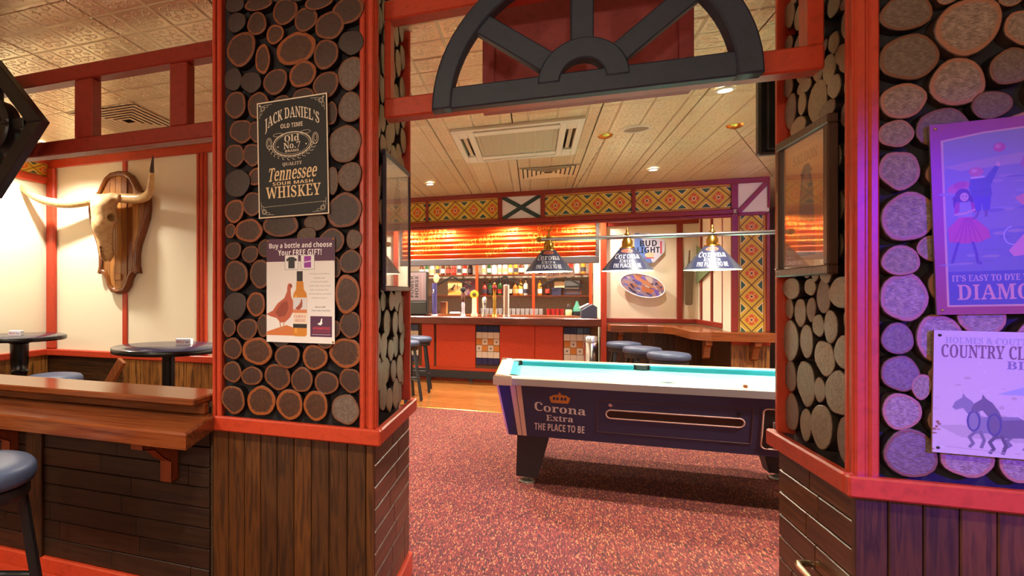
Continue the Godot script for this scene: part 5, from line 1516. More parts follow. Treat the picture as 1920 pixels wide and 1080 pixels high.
func lamp_tex() -> Texture2D:
	# unrolled shade: u right round, v from rim up to the neck
	var p := Pic.new(1024, 200, rgb(70, 74, 88))
	for c in [256.0, 768.0]:
		p.poly([Vector2(c - 200, 0), Vector2(c + 200, 0), Vector2(c + 125, 200), Vector2(c - 125, 200)], rgb(50, 54, 84))
		var white := rgb(220, 220, 226)
		var put := func(s: String, f: Font, y: float, h: float, w0: float, w1: float, curve: float) -> void:
			p.text(letters(s, f), 0, 0, 1, 1, white, func(q: Vector2) -> Vector2:
				var x := q.x * 2 - 1
				return Vector2(c + x * lerpf(w0, w1, q.y) / 2, y + (1 - q.y) * h + curve * x * x))
		put.call("Corona", serif, 50, 50, 270, 330, 0.0)
		put.call("Extra", serif, 106, 27, 124, 136, 0.0)
		put.call("THE PLACE TO BE", sans, 142, 38, 200, 216, 0.0)
		p.ell(c, 28, 100, 17, rgb(196, 92, 70)); p.ell(c, 28, 88, 12, rgb(212, 140, 110))
		p.poly([Vector2(c - 60, 36), Vector2(c - 70, 20), Vector2(c - 30, 27), Vector2(c, 17), Vector2(c + 30, 27), Vector2(c + 70, 20), Vector2(c + 60, 36)], rgb(160, 60, 50))
	p.im.flip_y()
	return p.texture()

func pool_lamps() -> void:
	var bar := thing("pool_light", V(1.0, 1.832, 4.78), "steel bar light with lettered cone shades hung on chains over the pool table", "pool light")
	part(bar, "tube", MB.new().tube([V(0.05, 1.832, 4.78) - bar.position, V(1.96, 1.832, 4.78) - bar.position], 0.0165, 16), mats["steel"])
	for u in [0.045, 1.965]:
		part(bar, "end_knob", MB.new().lathe([Vector2(0, -0.03), Vector2(0.014, -0.024), Vector2(0.022, -0.006), Vector2(0.022, 0.01), Vector2(0.0165, 0.016)], 14), mats["brass"], V(u, 1.832, 4.78) - bar.position, Basis(Vector3.BACK, -PI / 2 if u < 1.0 else PI / 2))
	for e in [[V(0.555, 2.7, 5.086), V(0.12, 1.90, 4.78)], [V(1.461, 2.7, 5.13), V(1.79, 1.90, 4.78)]]:
		var rose := part(bar, "ceiling_rose", MB.new().lathe([Vector2(0.0, -0.03), Vector2(0.02, -0.026), Vector2(0.05, -0.014), Vector2(0.06, 0.0)], 20), mats["brass"], e[0] - bar.position)
		rose.set_meta("label", "brass ceiling rose")
		var links := MB.new()
		var a: Vector3 = e[0] - bar.position + Vector3(0, -0.03, 0)
		var b: Vector3 = e[1] - bar.position
		var n := 34
		for i in n:
			var p0 := a.lerp(b, (i - 0.1) / n)
			var p1 := a.lerp(b, (i + 1.1) / n)
			var side := Vector3(0.005, 0, 0) if i % 2 else Vector3(0, 0, 0.005)
			links.tube([p0, (p0 + p1) / 2 + side, p1], 0.0014, 4, false)
			links.tube([p0, (p0 + p1) / 2 - side, p1], 0.0014, 4, false)
		part(bar, "chain", links, mat("chain_metal", rgb(120, 104, 76), 0.4, 0.8))
	var shade_m := print_mat("shade_print", lamp_tex(), 0.35)
	var us := [0.115, 0.672, 1.222, 1.78]
	var cone := MB.new().lathe([Vector2(0.178, 0.0), Vector2(0.05, 0.17)], 48).mesh()
	for i in 4:
		var at := V(us[i], 1.575, 4.78) - bar.position
		var t := part(bar, "shade", cone, shade_m, at, Basis(Vector3.UP, -PI / 2 - atan2(us[i], 4.78)))
		part(t, "lining", MB.new().lathe([Vector2(0.178, 0.0), Vector2(0.176, -0.004), Vector2(0.172, 0.0), Vector2(0.046, 0.166), Vector2(0.0, 0.168)], 48), mat("white_enamel", rgb(238, 236, 228), 0.4))
		part(t, "neck", MB.new().lathe([Vector2(0.053, 0.166), Vector2(0.05, 0.176), Vector2(0.038, 0.182), Vector2(0.036, 0.225), Vector2(0.03, 0.232), Vector2(0.026, 0.245)], 24), mats["brass"])
		part(t, "finial", MB.new().lathe([Vector2(0.02, 0.268), Vector2(0.02, 0.28), Vector2(0.01, 0.288), Vector2(0.009, 0.30), Vector2(0.004, 0.325), Vector2(0.0, 0.33)], 14), mats["brass"])
		part(t, "bulb", MB.new().lathe([Vector2(0.0, 0.012), Vector2(0.03, 0.022), Vector2(0.045, 0.05), Vector2(0.035, 0.09), Vector2(0.02, 0.12), Vector2(0.0, 0.125)], 20), glow("lamp_bulb_glow", Color(1.0, 0.93, 0.8), 10.0))
		var l := OmniLight3D.new()
		l.name = "bulb_light"
		l.light_color = Color(1.0, 0.93, 0.82)
		l.light_energy = 0.5
		l.light_size = 0.04
		l.omni_range = 12.0
		l.omni_attenuation = 2.0
		l.shadow_enabled = true
		t.add_child(l)
		l.position = Vector3(0, 0.05, 0)

# ---------- ceiling fittings ----------
func fittings() -> void:
	var white: Material = mats["white_metal"]
	var cream: Material = mat("grille_cream", rgb(206, 188, 158), 0.5)
	var t := thing("air_conditioner", V(-0.13, 2.70, 5.03), "cream cassette air conditioner with slotted sides in the ceiling over the pool room", "air conditioner")
	# fascia of bars round the grille and the four air slots
	var m := MB.new()
	for e in [[0.0, 0.54, 0.98, 0.05], [0.0, -0.54, 0.98, 0.05], [-0.467, 0.0, 0.046, 1.03], [0.467, 0.0, 0.046, 1.03], [-0.345, 0.0, 0.05, 1.03], [0.345, 0.0, 0.05, 1.03], [0.0, 0.42, 0.64, 0.10], [0.0, -0.42, 0.64, 0.10], [-0.407, 0.425, 0.074, 0.18], [-0.407, -0.425, 0.074, 0.18], [0.407, 0.425, 0.074, 0.18], [0.407, -0.425, 0.074, 0.18]]:
		m.box(Vector3(e[0], -0.012, e[1]), Vector3(e[2], 0.026, e[3]), 0.004)
	part(t, "fascia", m, white)
	var tub := MB.new()
	for e in [[0.0, 0.14, 0.0, 0.9, 0.01, 1.05], [-0.45, 0.07, 0.0, 0.01, 0.14, 1.05], [0.45, 0.07, 0.0, 0.01, 0.14, 1.05], [0.0, 0.07, 0.52, 0.9, 0.14, 0.01], [0.0, 0.07, -0.52, 0.9, 0.14, 0.01], [-0.345, 0.07, 0.0, 0.01, 0.14, 1.03], [0.345, 0.07, 0.0, 0.01, 0.14, 1.03]]:
		tub.box(Vector3(e[0], e[1], e[2]), Vector3(e[3], e[4], e[5]))
	part(t, "housing", tub, cream)
	for i in 19: part(t, "grille_slat", MB.new().box(Vector3(0, -0.008, -0.345 + i * 0.0383), Vector3(0.63, 0.004, 0.02), 0.0, Basis(Vector3.RIGHT, -0.6)), cream)
	for i in 9: part(t, "grille_bar", MB.new().box(Vector3(-0.288 + i * 0.072, -0.018, 0), Vector3(0.005, 0.005, 0.73)), cream)
	for e in [[-0.407, 0.0, 0.03, 0.66], [0.407, 0.0, 0.03, 0.66], [0.0, 0.493, 0.62, 0.018], [0.0, -0.493, 0.62, 0.018]]:
		part(t, "louvre_flap", MB.new().box(Vector3(e[0], -0.004, e[1]), Vector3(e[2], 0.006, e[3]), 0.001), cream)
	for e in [[V(-2.85, 2.70, 3.39), "square four-way ceiling diffuser seen through the booth rails"], [V(0.15, 2.70, 6.40), "square four-way ceiling diffuser beyond the air conditioner"]]:
		var d := thing("ceiling_diffuser", e[0], e[1], "vent", "square four-way ceiling diffusers")
		var duct := MB.new()
		for s in 4: duct.box(Basis(Vector3.UP, s * PI / 2) * Vector3(0, 0.07, 0.275), Vector3(0.56, 0.13, 0.006), 0.0, Basis(Vector3.UP, s * PI / 2))
		duct.box(Vector3(0, 0.137, 0), Vector3(0.56, 0.006, 0.56))
		part(d, "duct", duct, mat("duct_metal", rgb(150, 144, 132), 0.6))
		for k in 6:
			var r := 0.29 - k * 0.044
			var ring := MB.new()
			for s in 4:
				var bs := Basis(Vector3.UP, s * PI / 2)
				for y in [0.0, 0.002]:
					var q := [Vector3(-r, -0.008 + y, r), Vector3(r, -0.008 + y, r), Vector3(r - 0.031, -0.005 + y, r - 0.031), Vector3(-r + 0.031, -0.005 + y, r - 0.031)]
					for i in 4: q[i] = bs * q[i]
					ring.quad(q[0], q[1], q[2], q[3], Vector3.DOWN if y == 0.0 else Vector3.UP)
			part(d, "vane", ring, mat("diffuser_cream", rgb(216, 196, 156), 0.45))
	var sp := thing("ceiling_speaker", V(0.76, 2.70, 4.96), "round cream flush speaker grille in the ceiling between chain mounts", "speaker")
	part(sp, "rim", MB.new().lathe([Vector2(0.085, -0.004), Vector2(0.09, -0.012), Vector2(0.1, -0.01), Vector2(0.104, 0.0)], 32), white)
	part(sp, "grille", MB.new().lathe([Vector2(0.086, -0.006), Vector2(0.0, -0.01)], 32), mat("speaker_grille", rgb(150, 126, 104), 0.6))
	var tv := thing("hanging_screen", V(1.12, 2.32, 3.3), "dark flat screen hanging from the ceiling, half hidden behind the right log pillar", "screen")
	part(tv, "casing", MB.new().box(Vector3(0.06, 0.0, 0.0), Vector3(0.3, 0.49, 0.05), 0.01), mat("screen_casing", rgb(34, 40, 42), 0.35))
	part(tv, "screen_rib", MB.new().box(Vector3(-0.03, 0.0, 0.03), Vector3(0.06, 0.45, 0.02), 0.006), mat("screen_casing"))
	part(tv, "drop_pole", MB.new().tube([Vector3(0.08, 0.245, 0), Vector3(0.08, 0.385, 0)], 0.018, 12), mats["black_metal"])
	var rail := thing("foot_rail", V(0.84, 0.47, 2.2), "short polished brass rail at the foot of the right pillar", "rail")
	part(rail, "tube", MB.new().tube([V(0.878, 0.485, 2.33) - rail.position, V(0.855, 0.487, 2.327) - rail.position, V(0.838, 0.487, 2.315) - rail.position, V(0.834, 0.486, 2.29) - rail.position, V(0.834, 0.482, 2.12) - rail.position, V(0.845, 0.481, 2.10) - rail.position, V(0.878, 0.481, 2.095) - rail.position], 0.011, 12), mat("pale_brass", rgb(222, 208, 172), 0.2, 1.0))

# ---------- the bar ----------
const NTH := ["first", "second", "third", "fourth", "fifth", "sixth", "seventh", "eighth", "ninth", "tenth", "eleventh", "twelfth", "thirteenth", "fourteenth"]

func bulkhead() -> void:
	var rail: Material = mats["shaded_red"]
	var t := thing("bulkhead", V(0.0, 2.5, 7.52), "bar bulkhead with red rails around yellow diamond frieze panels", "bulkhead", "", "structure")
	span(t, "core", Vector3(-2.3, 2.31, 7.52), Vector3(2.46, 2.71, 7.62), mats["cream_wall"])
	span(t, "top_rail", Vector3(-2.3, 2.64, 7.49), Vector3(2.46, 2.70, 7.52), rail, 0.005)
	span(t, "bottom_rail", Vector3(-2.3, 2.30, 7.48), Vector3(2.12, 2.355, 7.52), rail, 0.008)
	span(t, "lower_moulding", Vector3(-2.3, 2.262, 7.50), Vector3(2.12, 2.30, 7.56), rail, 0.008)
	for e in [[-1.364, -1.325], [-0.43, -0.375], [0.085, 0.138], [1.10, 1.144], [2.10, 2.165], [2.44, 2.46]]:
		span(t, "stile", Vector3(e[0], 2.355, 7.495), Vector3(e[1], 2.64, 7.52), rail, 0.004)
	for e in [[-2.3, -1.364, 4.0], [-1.325, -0.43, 3.8], [0.138, 1.10, 4.0], [1.144, 2.10, 4.0]]:
		frieze(t, "frieze_panel", Vector3(e[0], 2.355, 7.518), e[1] - e[0], 0.285, (e[1] - e[0]) / e[2])
	var x0 := -0.375
	var x1 := 0.085
	var white: Material = mat("panel_white", rgb(226, 214, 206), 0.6)
	span(t, "white_panel", Vector3(x0, 2.355, 7.514), Vector3(x1, 2.64, 7.519), white)
	for s in [-1.0, 1.0]:
		part(t, "cross_bar", MB.new().box(Vector3.ZERO, Vector3(0.535, 0.05, 0.012), 0.002, Basis(Vector3.BACK, s * atan2(0.285, 0.46))), mat("cross_green", rgb(36, 58, 52), 0.5), V((x0 + x1) / 2, 2.4975, 7.508 + s * 0.002) - t.position)
	span(t, "white_panel", Vector3(2.165, 2.31, 7.514), Vector3(2.44, 2.64, 7.519), white)
	part(t, "diagonal_bar", MB.new().box(Vector3.ZERO, Vector3(0.42, 0.05, 0.016), 0.003, Basis(Vector3.BACK, atan2(0.33, 0.275))), rail, V(2.30, 2.475, 7.506) - t.position)
	# column below its right end
	var c := thing("pillar_column", V(2.3, 0, 7.6), "square column with an upright yellow diamond panel at the right end of the bulkhead", "column", "", "structure")
	span(c, "core", Vector3(2.10, 0, 7.52), Vector3(2.46, 2.30, 7.80), mats["cream_wall"])
	span(c, "stile", Vector3(2.10, 0.97, 7.49), Vector3(2.165, 2.30, 7.52), rail, 0.006)
	span(c, "stile", Vector3(2.425, 0.97, 7.49), Vector3(2.46, 2.30, 7.52), rail, 0.006)
	span(c, "header", Vector3(2.165, 2.275, 7.49), Vector3(2.425, 2.31, 7.52), rail, 0.004)
	frieze(c, "frieze_panel", Vector3(2.165, 0.97, 7.518), 1.305, 0.26, 0.262, Basis(), 0.006, true)
	for i in 5: span(c, "plank", Vector3(2.10 + i * 0.072, 0.0, 7.50), Vector3(2.17 + i * 0.072, 0.82, 7.52), mats["booth_plank_%d" % (i % 4)])
	span(c, "side_board", Vector3(2.094, 0.0, 7.505), Vector3(2.0995, 0.86, 7.80), mats["plank_up_1"])
	span(c, "chair_rail", Vector3(2.10, 0.82, 7.48), Vector3(2.46, 0.86, 7.52), mats["red_trim"], 0.004)
	# nook walls
	var n := thing("wall_nook", V(1.5, 0, 8.92), "cream nook wall in a red frame behind the signs", "wall", "", "structure")
	span(n, "wall_sheet", Vector3(0.93, 0, 8.92), Vector3(2.3, 2.71, 9.05), mats["cream_wall"])
	span(n, "frame_stile", Vector3(0.91, 0.0, 8.86), Vector3(0.985, 2.70, 8.92), mats["red_trim"], 0.006)
	span(n, "frame_rail", Vector3(0.985, 0.985, 8.885), Vector3(2.12, 1.045, 8.92), rail, 0.005)
	span(n, "frame_rail", Vector3(0.985, 2.36, 8.885), Vector3(2.12, 2.42, 8.92), rail, 0.005)
	span(n, "corner_post", Vector3(1.86, 1.045, 8.885), Vector3(1.93, 2.36, 8.92), rail, 0.005)
	for i in 15: span(n, "plank", Vector3(0.99 + i * 0.0765, 0.0, 8.90), Vector3(1.064 + i * 0.0765, 0.86, 8.92), mats["plank_up_%d" % (rng.randi() % 4)])
	span(n, "side_sheet", Vector3(2.12, 0, 7.80), Vector3(2.3, 2.71, 8.92), mats["cream_wall"])
	for w in [7.80, 8.25, 8.72]: span(n, "batten", Vector3(2.10, 1.045, w), Vector3(2.12, 2.62, w + 0.045), rail, 0.004)
	span(n, "side_rail", Vector3(2.09, 0.985, 7.80), Vector3(2.12, 1.045, 8.885), rail, 0.004)
	for i in 14: span(n, "plank", Vector3(2.10, 0.0, 7.81 + i * 0.0765), Vector3(2.12, 0.86, 7.884 + i * 0.0765), mats["plank_up_%d" % (rng.randi() % 4)])
	span(n, "bar_cheek", Vector3(0.93, 0, 9.05), Vector3(1.03, 2.71, 10.6), mats["cream_wall"])
	# shelf round the nook
	var s := thing("nook_shelf", V(1.7, 0.95, 8.2), "thick red-brown timber drinks shelf running round the nook and column", "shelf")
	var pl := PackedVector2Array([Vector2(0.99, 8.88), Vector2(0.99, 8.56), Vector2(1.45, 8.56), Vector2(1.62, 8.48), Vector2(1.70, 8.3), Vector2(1.70, 7.55), Vector2(1.75, 7.38), Vector2(1.86, 7.30), Vector2(2.46, 7.30), Vector2(2.46, 7.485), Vector2(2.085, 7.485), Vector2(2.085, 8.88)])
	part(s, "shelf_top", MB.new().prism(pl, 0.868, 0.968, Transform3D(Basis(Vector3.RIGHT, Vector3.FORWARD, Vector3.UP), Vector3.ZERO), 0.01), mats["shelf_wood"], -s.position)
	for e in [V(1.85, 0.868, 7.5), V(2.3, 0.868, 7.48), V(1.15, 0.868, 8.88)]:
		var br := PackedVector2Array([Vector2(0, 0), Vector2(0.16, 0), Vector2(0.16, -0.05), Vector2(0.1, -0.08), Vector2(0.05, -0.2), Vector2(0, -0.22)])
		part(s, "bracket", MB.new().prism(br, -0.03, 0.03, Transform3D(Basis(Vector3.UP, -PI / 2), Vector3.ZERO), 0.004), mats["shelf_wood"], e - s.position)

func nook_signs() -> void:
	var p := Pic.new(200, 240, rgb(196, 196, 206))
	p.poly([Vector2(0, 0), Vector2(30, 0), Vector2(120, 240), Vector2(60, 240), Vector2(0, 120)], rgb(96, 126, 190))
	p.rect(10, 8, 80, 14, rgb(60, 50, 60))
	p.text(letters("BUD", sans), 36, 60, 112, 48, rgb(24, 24, 30)); p.text(letters("LIGHT", sans), 18, 114, 150, 48, rgb(24, 24, 30))
	p.ell(100, 178, 32, 20, rgb(206, 190, 150)); p.rect(70, 198, 60, 8, rgb(200, 60, 60)); p.rect(170, 70, 12, 100, rgb(190, 80, 90))
	var m := print_mat("beer_pennant_print", p.texture(), 0.4)
	var t := thing("beer_sign", V(1.52, 2.04, 8.88), "pale pennant shaped beer sign on the nook wall behind the second lamp", "sign")
	var out := PackedVector2Array([Vector2(-0.18, 0.21), Vector2(0.02, 0.21), Vector2(0.03, 0.14), Vector2(0.19, 0.10), Vector2(0.19, -0.06), Vector2(0.06, -0.21), Vector2(-0.02, -0.21), Vector2(-0.18, -0.05)])
	flat_print(t, "tin_plate", out, 0.006, m)
	# oval picture
	p = Pic.new(240, 140, rgb(150, 130, 150))
	for i in 90:
		p.ell(rng.randf() * 240, rng.randf() * 140, rng.randf_range(6, 30), rng.randf_range(3, 12), [rgb(92, 96, 170), rgb(170, 110, 80), rgb(196, 180, 170), rgb(70, 60, 84), rgb(190, 130, 100), rgb(120, 96, 180)][rng.randi() % 6], rng.randf() * 0.6)
	p.poly([Vector2(60, 20), Vector2(150, 40), Vector2(200, 70), Vector2(150, 66), Vector2(70, 40)], rgb(196, 130, 92))
	p.poly([Vector2(120, 70), Vector2(190, 78), Vector2(180, 106), Vector2(126, 104)], rgb(190, 112, 70))
	var ov := PackedVector2Array()
	for i in 40: ov.append(Vector2(cos(TAU * i / 40) * 0.285, sin(TAU * i / 40) * 0.155))
	t = thing("oval_sign", V(1.435, 1.51, 8.88), "tilted oval painted sign on the nook wall under the beer sign", "sign")
	t.rotation.z = -0.3
	flat_print(t, "tin_plate", ov, 0.01, print_mat("oval_print", p.texture(), 0.35))
	var path := []
	for i in 42: path.append(Vector3(cos(TAU * i / 40) * 0.285, sin(TAU * i / 40) * 0.155, 0.008))
	part(t, "rim", MB.new().tube(path, 0.008, 6, false), mat("oval_rim", rgb(96, 50, 60), 0.4))
	# paddle and green pennant
	t = thing("wooden_paddle", V(1.99, 1.24, 8.86), "long brown wooden paddle hanging in the nook corner", "paddle")
	part(t, "blade", MB.new().prism(PackedVector2Array([Vector2(-0.045, 0.02), Vector2(-0.03, 0), Vector2(0.03, 0), Vector2(0.045, 0.02), Vector2(0.05, 0.48), Vector2(0.015, 0.56), Vector2(-0.015, 0.56), Vector2(-0.05, 0.48)]), 0.0, 0.02, Transform3D(), 0.003), mat("paddle_wood", rgb(104, 84, 56), 0.5))
	part(t, "handle", MB.new().tube([Vector3(0, 0.56, 0.012), Vector3(0.01, 0.75, 0.012)], [0.014, 0.008], 8), mat("paddle_wood"))
	t = thing("felt_pennant", V(2.096, 1.80, 8.39), "green triangular pennant on the side wall of the nook", "pennant")
	t.rotation.y = -PI / 2
	part(t, "cloth", MB.new().prism(PackedVector2Array([Vector2(-0.5, 0.25), Vector2(-0.5, -0.27), Vector2(0.48, -0.02)]), 0.0, 0.006), mat("pennant_green", rgb(110, 126, 84), 0.8))
	part(t, "patch", MB.new().prism(PackedVector2Array([Vector2(-0.3, 0.1), Vector2(-0.3, -0.1), Vector2(0.0, -0.02)]), 0.006, 0.008), mat("pennant_ochre", rgb(166, 130, 74), 0.8))
	# steel cylinder by the bar
	t = thing("steel_bin", V(0.74, 0, 8.35), "polished steel cylinder bin standing at the right end of the bar", "bin")
	part(t, "drum", MB.new().lathe([Vector2(0.0, 0.0), Vector2(0.085, 0.0), Vector2(0.09, 0.01), Vector2(0.09, 0.72), Vector2(0.082, 0.74)], 28), mats["chrome"])
	part(t, "lid", MB.new().lathe([Vector2(0.088, 0.74), Vector2(0.086, 0.80), Vector2(0.06, 0.82), Vector2(0.0, 0.82)], 28), mats["steel"])

func flat_print(parent: Node3D, called: String, out: PackedVector2Array, d: float, m: Material) -> void:
	var lo := Vector2(INF, INF)
	var hi := -lo
	for q in out:
		lo = lo.min(q); hi = hi.max(q)
	var mb := MB.new().prism(out, 0.0, d)
	for i in mb.t.size():
		var q := Vector2(mb.v[i].x, mb.v[i].y)
		mb.t[i] = Vector2((q.x - lo.x) / (hi.x - lo.x), 1.0 - (q.y - lo.y) / (hi.y - lo.y))
	part(parent, called, mb, m)

func bar() -> void:
	var t := thing("bar_counter", V(-0.7, 0, 9.0), "long bar with brown timber top and orange panel front", "bar")
	span(t, "counter_top", Vector3(-2.29, 0.925, 8.70), Vector3(0.90, 1.04, 9.32), mats["bar_wood"], 0.012)
	span(t, "top_strip", Vector3(-2.29, 1.0405, 9.2), Vector3(0.6, 1.06, 9.32), mats["shelf_wood"], 0.004)
	span(t, "carcass", Vector3(-2.29, 0.0, 9.12), Vector3(0.90, 0.925, 9.3), mats["rough_timber"])
	var orange: Material = mats["orange_panel"]
	for e in [[-1.715, -1.515], [-1.48, -0.86], [-0.49, 0.02], [0.024, 0.42]]:
		span(t, "front_panel", Vector3(e[0], 0.21, 9.085), Vector3(e[1], 0.90, 9.12), orange, 0.005)
	span(t, "apron", Vector3(-2.29, 0.90, 9.08), Vector3(0.90, 0.925, 9.12), mats["shaded_red"], 0.003)
	span(t, "lower_panel", Vector3(-2.29, 0.0, 9.09), Vector3(0.90, 0.21, 9.12), orange)
	span(t, "foot_box", Vector3(-2.29, 0.05, 8.98), Vector3(0.90, 0.165, 9.09), mat("foot_box_dark", rgb(40, 38, 38), 0.5), 0.006)
	for u in [-1.6, -0.95, 0.1]: span(t, "foot_block", Vector3(u, 0.0, 9.0), Vector3(u + 0.05, 0.05, 9.06), mats["foot_box_dark"])
	var glaze := [mat("tile_cream", rgb(222, 206, 184), 0.2), mat("tile_ochre", rgb(206, 132, 62), 0.2), mat("tile_blue", rgb(34, 40, 84), 0.2), mat("tile_flower", rgb(216, 200, 176), 0.2)]
	var tile := MB.new().box(Vector3.ZERO, Vector3(0.098, 0.098, 0.012), 0.003).mesh()
	for e in [[-1.95, 2], [-0.85, 4], [0.43, 4]]:
		for i in e[1]:
			for r in 6:
				var k := 0
				if r == 0 or r == 5: k = 2
				elif (r == 2 or r == 3) and (i + r) % 2 == 0: k = 1
				var wide := 0.0885
				var pt := part(t, "tile", tile, glaze[k], V(e[0] + (i + 0.5) * wide, 0.84 - r * 0.103, 9.095) - t.position, Basis.from_scale(Vector3(0.88, 1, 1)))
				if (r == 2 or r == 3) and k == 0 and e[1] == 4:
					part(pt, "flower_motif", MB.new().prism(PackedVector2Array([Vector2(-0.022, 0.014), Vector2(-0.006, 0.006), Vector2(0.0, 0.016), Vector2(0.006, 0.006), Vector2(0.022, 0.014), Vector2(0.006, -0.018), Vector2(-0.006, -0.018)]), 0.006, 0.0072), mat("motif_grey", rgb(90, 84, 84), 0.4))
	# orange corrugated sign over the bar
	var p := Pic.new(1024, 164, rgb(228, 92, 30))
	var yellow := rgb(236, 200, 84)
	var say := func(s: String, u0: float, y0: float, u1: float, y1: float, tall: float) -> void:
		p.text(letters(s, sans), 0, 0, 1, 1, yellow, func(q: Vector2) -> Vector2:
			var x := lerpf(u0, u1, q.x)
			return Vector2((x + 2.29) / 3.14 * 1024.0, (2.44 - lerpf(y0, y1, q.x) - q.y * tall) / 0.5 * 164.0))
	say.call("SAVE WATER", -2.05, 2.29, -1.28, 2.38, 0.08)
	say.call("DRINK BITTER", -2.05, 2.14, -1.14, 2.32, 0.085)
	say.call("INSTEAD", -1.82, 2.02, -1.4, 2.11, 0.075)
	say.call("HONEST BARTENDERS", -1.18, 2.08, -0.22, 2.33, 0.085)
	say.call("AT", -0.69, 2.12, -0.58, 2.15, 0.08)
	say.call("WORK", -0.70, 1.96, -0.35, 2.08, 0.08)
	say.call("DON'T GET TOO", 0.06, 2.345, 0.80, 2.26, 0.07)
	say.call("COMFY", -0.08, 2.25, 0.34, 2.17, 0.075)
	say.call("THIS PLACE IS", -0.04, 2.15, 0.64, 2.02, 0.068)
	say.call("DOMIN", -0.16, 2.04, 0.24, 1.955, 0.072)
	var cs := thing("corrugated_sign", V(-0.72, 2.19, 9.0), "orange corrugated iron sign with yellow hand lettering above the bar", "sign")
	var m := MB.new()
	var rows := 72
	for i in rows:
		var q := []
		for k in 2:
			var f := float(i + k) / rows
			var z := 0.017 * cos(f * TAU * 7.0) + 0.06 * sin(f * PI)
			var dz := (-0.017 * TAU * 7.0 * sin(f * TAU * 7.0) + 0.06 * PI * cos(f * PI)) / 0.5
			q.append([Vector3(-1.57, 0.25 - f * 0.5, z), Vector3(1.57, 0.25 - f * 0.5, z), f, Vector3(0, dz, 1).normalized()])
		m.tri(q[0][0], q[0][1], q[1][1], q[0][3], q[0][3], q[1][3], Vector2(0, q[0][2]), Vector2(1, q[0][2]), Vector2(1, q[1][2]))
		m.tri(q[0][0], q[1][1], q[1][0], q[0][3], q[1][3], q[1][3], Vector2(0, q[0][2]), Vector2(1, q[1][2]), Vector2(0, q[1][2]))
	part(cs, "corrugated_sheet", m, print_mat("corrugated_print", p.texture(), 0.3))
	span(cs, "bottom_beam", Vector3(-2.29, 1.845, 8.96), Vector3(0.90, 1.945, 9.06), mat("beam_grey", rgb(66, 58, 58), 0.5), 0.005)
	span(cs, "end_board", Vector3(0.855, 1.945, 8.96), Vector3(0.90, 2.45, 9.06), mats["beam_grey"], 0.004)

	# back bar
	var b := thing("back_bar", V(-0.6, 0, 10.3), "back bar of brown shelves between orange posts", "shelf unit")
	for h in [1.735, 1.365]: span(b, "shelf", Vector3(-2.29, h - 0.025, 10.22), Vector3(0.925, h, 10.55), mats["bar_wood"], 0.003)
	span(b, "bench_top", Vector3(-2.29, 0.99, 9.95), Vector3(0.925, 1.03, 10.55), mats["shelf_wood"], 0.005)
	span(b, "bench_body", Vector3(-2.29, 0.0, 10.0), Vector3(0.925, 0.99, 10.5), mats["rough_timber"])
	for u in [-0.963, -0.02, 0.87]: span(b, "post", Vector3(u, 1.03, 10.16), Vector3(u + 0.045, 2.4, 10.22), orange, 0.004)
	for e in [[-1.37, 0.34], [-0.475, 0.3], [0.45, 0.34]]:
		for s in [-1.0, 1.0]:
			part(b, "brace", MB.new().box(Vector3(s * e[1] / 2, -0.09, 0), Vector3(e[1] * 1.16, 0.026, 0.026), 0.003, Basis(Vector3.BACK, -s * 0.5)), mats["black_metal"], V(e[0], 1.70, 10.19) - b.position)
	bottles()
	taps()

func bottle_proto(kind: int) -> Array:
	var prof := []
	match kind:
		0: prof = [Vector2(0, 0), Vector2(0.036, 0.0), Vector2(0.038, 0.006), Vector2(0.038, 0.17), Vector2(0.03, 0.20), Vector2(0.014, 0.225), Vector2(0.013, 0.28)]
		1: prof = [Vector2(0, 0), Vector2(0.032, 0.0), Vector2(0.034, 0.005), Vector2(0.034, 0.13), Vector2(0.026, 0.17), Vector2(0.013, 0.22), Vector2(0.012, 0.26)]
		2: prof = [Vector2(0, 0), Vector2(0.042, 0.0), Vector2(0.045, 0.008), Vector2(0.044, 0.12), Vector2(0.034, 0.16), Vector2(0.015, 0.18), Vector2(0.014, 0.225)]
	var top: Vector2 = prof[-1]
	var cap := [Vector2(top.x + 0.002, top.y - 0.012), Vector2(top.x + 0.002, top.y + 0.014), Vector2(0, top.y + 0.016)]
	var lab := [Vector2(prof[2].x + 0.0008, 0.035), Vector2(prof[2].x + 0.0008, 0.11)]
	return [MB.new().lathe(prof, 14).mesh(), MB.new().lathe(cap, 12).mesh(), MB.new().lathe(lab, 14).mesh()]

